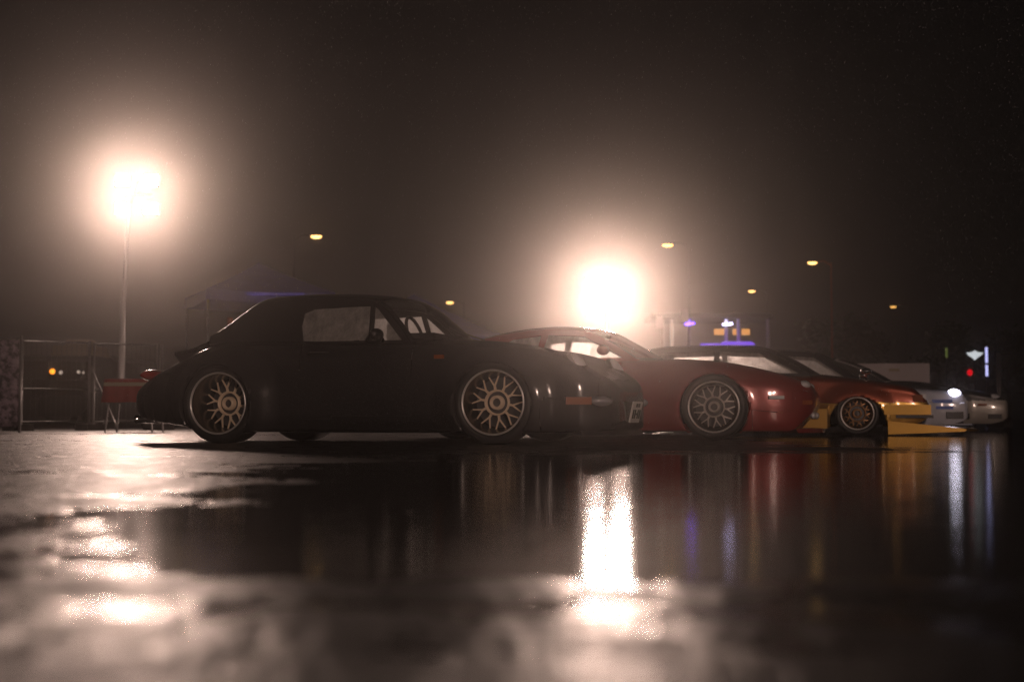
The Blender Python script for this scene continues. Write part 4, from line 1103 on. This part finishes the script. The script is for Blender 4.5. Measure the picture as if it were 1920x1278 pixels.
MB().tube([(0, 0.03, 0), (0, .03, zd)], .025, 8).build('pole', 'steel_dark', o, True)
o = thing('signal_lamp', 'round red lamp below the winged sign', 'lamp', (at(1820, 780, Y - 1).x, Y - 1, 0))
q = at(1820, 698, Y - 1); ellipsoid((0, 0, q.z), (.075, .05, .09), 16, 8).build('lens', 'sign_red', o, True)
MB().tube([(0, 0.06, 0), (0, .06, q.z)], .02, 8).build('pole', 'steel_dark', o, True)
o = thing('flag_pole', 'thin pole with a small green and yellow strip right of the white board', 'pole', (at(1776, 780, Y - 2).x, Y - 2, 0))
q0, q1 = at(0, 670, Y - 2).z, at(0, 652, Y - 2).z
MB().box((0, -.03, (q0 + q1) / 2), (.06, .02, q1 - q0)).build('strip', 'green_lit', o)
MB().tube([(0, 0, 0), (0, 0, q1)], .02, 8).build('pole', 'steel_dark', o, True)

# ------------------------------------------------------------------ haze (rain mist)
hz = MB().box((0, 55, 5.5), (300, 210, 13.0)).build('haze', None); hz['kind'] = 'stuff'
mh = bpy.data.materials.new('rain_haze'); mh.use_nodes = True; t = mh.node_tree; t.nodes.clear()
pv = t.nodes.new('ShaderNodeVolumePrincipled'); ou = t.nodes.new('ShaderNodeOutputMaterial')
pv.inputs['Color'].default_value = (0.93, 0.88, 0.84, 1); pv.inputs['Density'].default_value = HAZE_DENSITY; pv.inputs['Anisotropy'].default_value = HAZE_G
pv.inputs['Density Attribute'].default_value = ''; pv.inputs['Temperature Attribute'].default_value = ''
t.links.new(pv.outputs[0], ou.inputs['Volume']); hz.data.materials.append(mh)

# ------------------------------------------------------------------ rain
rnd = random.Random(3); vs = []; fs = []
for _ in range(26000):
    y = 12.5 + 20 * rnd.random(); x = (rnd.random() - .5) * y * .80; z = rnd.random() * min(9.5, .3 + y * .34)
    c = Vector((x, y, z)); r = .0006 + .0007 * rnd.random(); h = r * 9;  k = len(vs); sl = h * .18
    vs += [c + Vector((sl, 0, h)), c + Vector((r, 0, 0)), c + Vector((0, r, 0)), c + Vector((-r, 0, 0)), c + Vector((0, -r, 0)), c + Vector((-sl, 0, -h))]
    fs += [(k, k+1, k+2), (k, k+2, k+3), (k, k+3, k+4), (k, k+4, k+1), (k+5, k+2, k+1), (k+5, k+3, k+2), (k+5, k+4, k+3), (k+5, k+1, k+4)]
rm = bpy.data.materials.new('rain_drop'); rm.use_nodes = True; t = rm.node_tree; t.nodes.clear()
rf = t.nodes.new('ShaderNodeBsdfTranslucent'); rf.inputs[0].default_value = (.95, .95, .95, 1)
tr = t.nodes.new('ShaderNodeBsdfTransparent'); mx = t.nodes.new('ShaderNodeMixShader'); mx.inputs[0].default_value = .5
ou = t.nodes.new('ShaderNodeOutputMaterial'); t.links.new(tr.outputs[0], mx.inputs[1]); t.links.new(rf.outputs[0], mx.inputs[2]); t.links.new(mx.outputs[0], ou.inputs[0])
rain = mesh_obj('rain', vs, fs, rm); rain['kind'] = 'stuff'
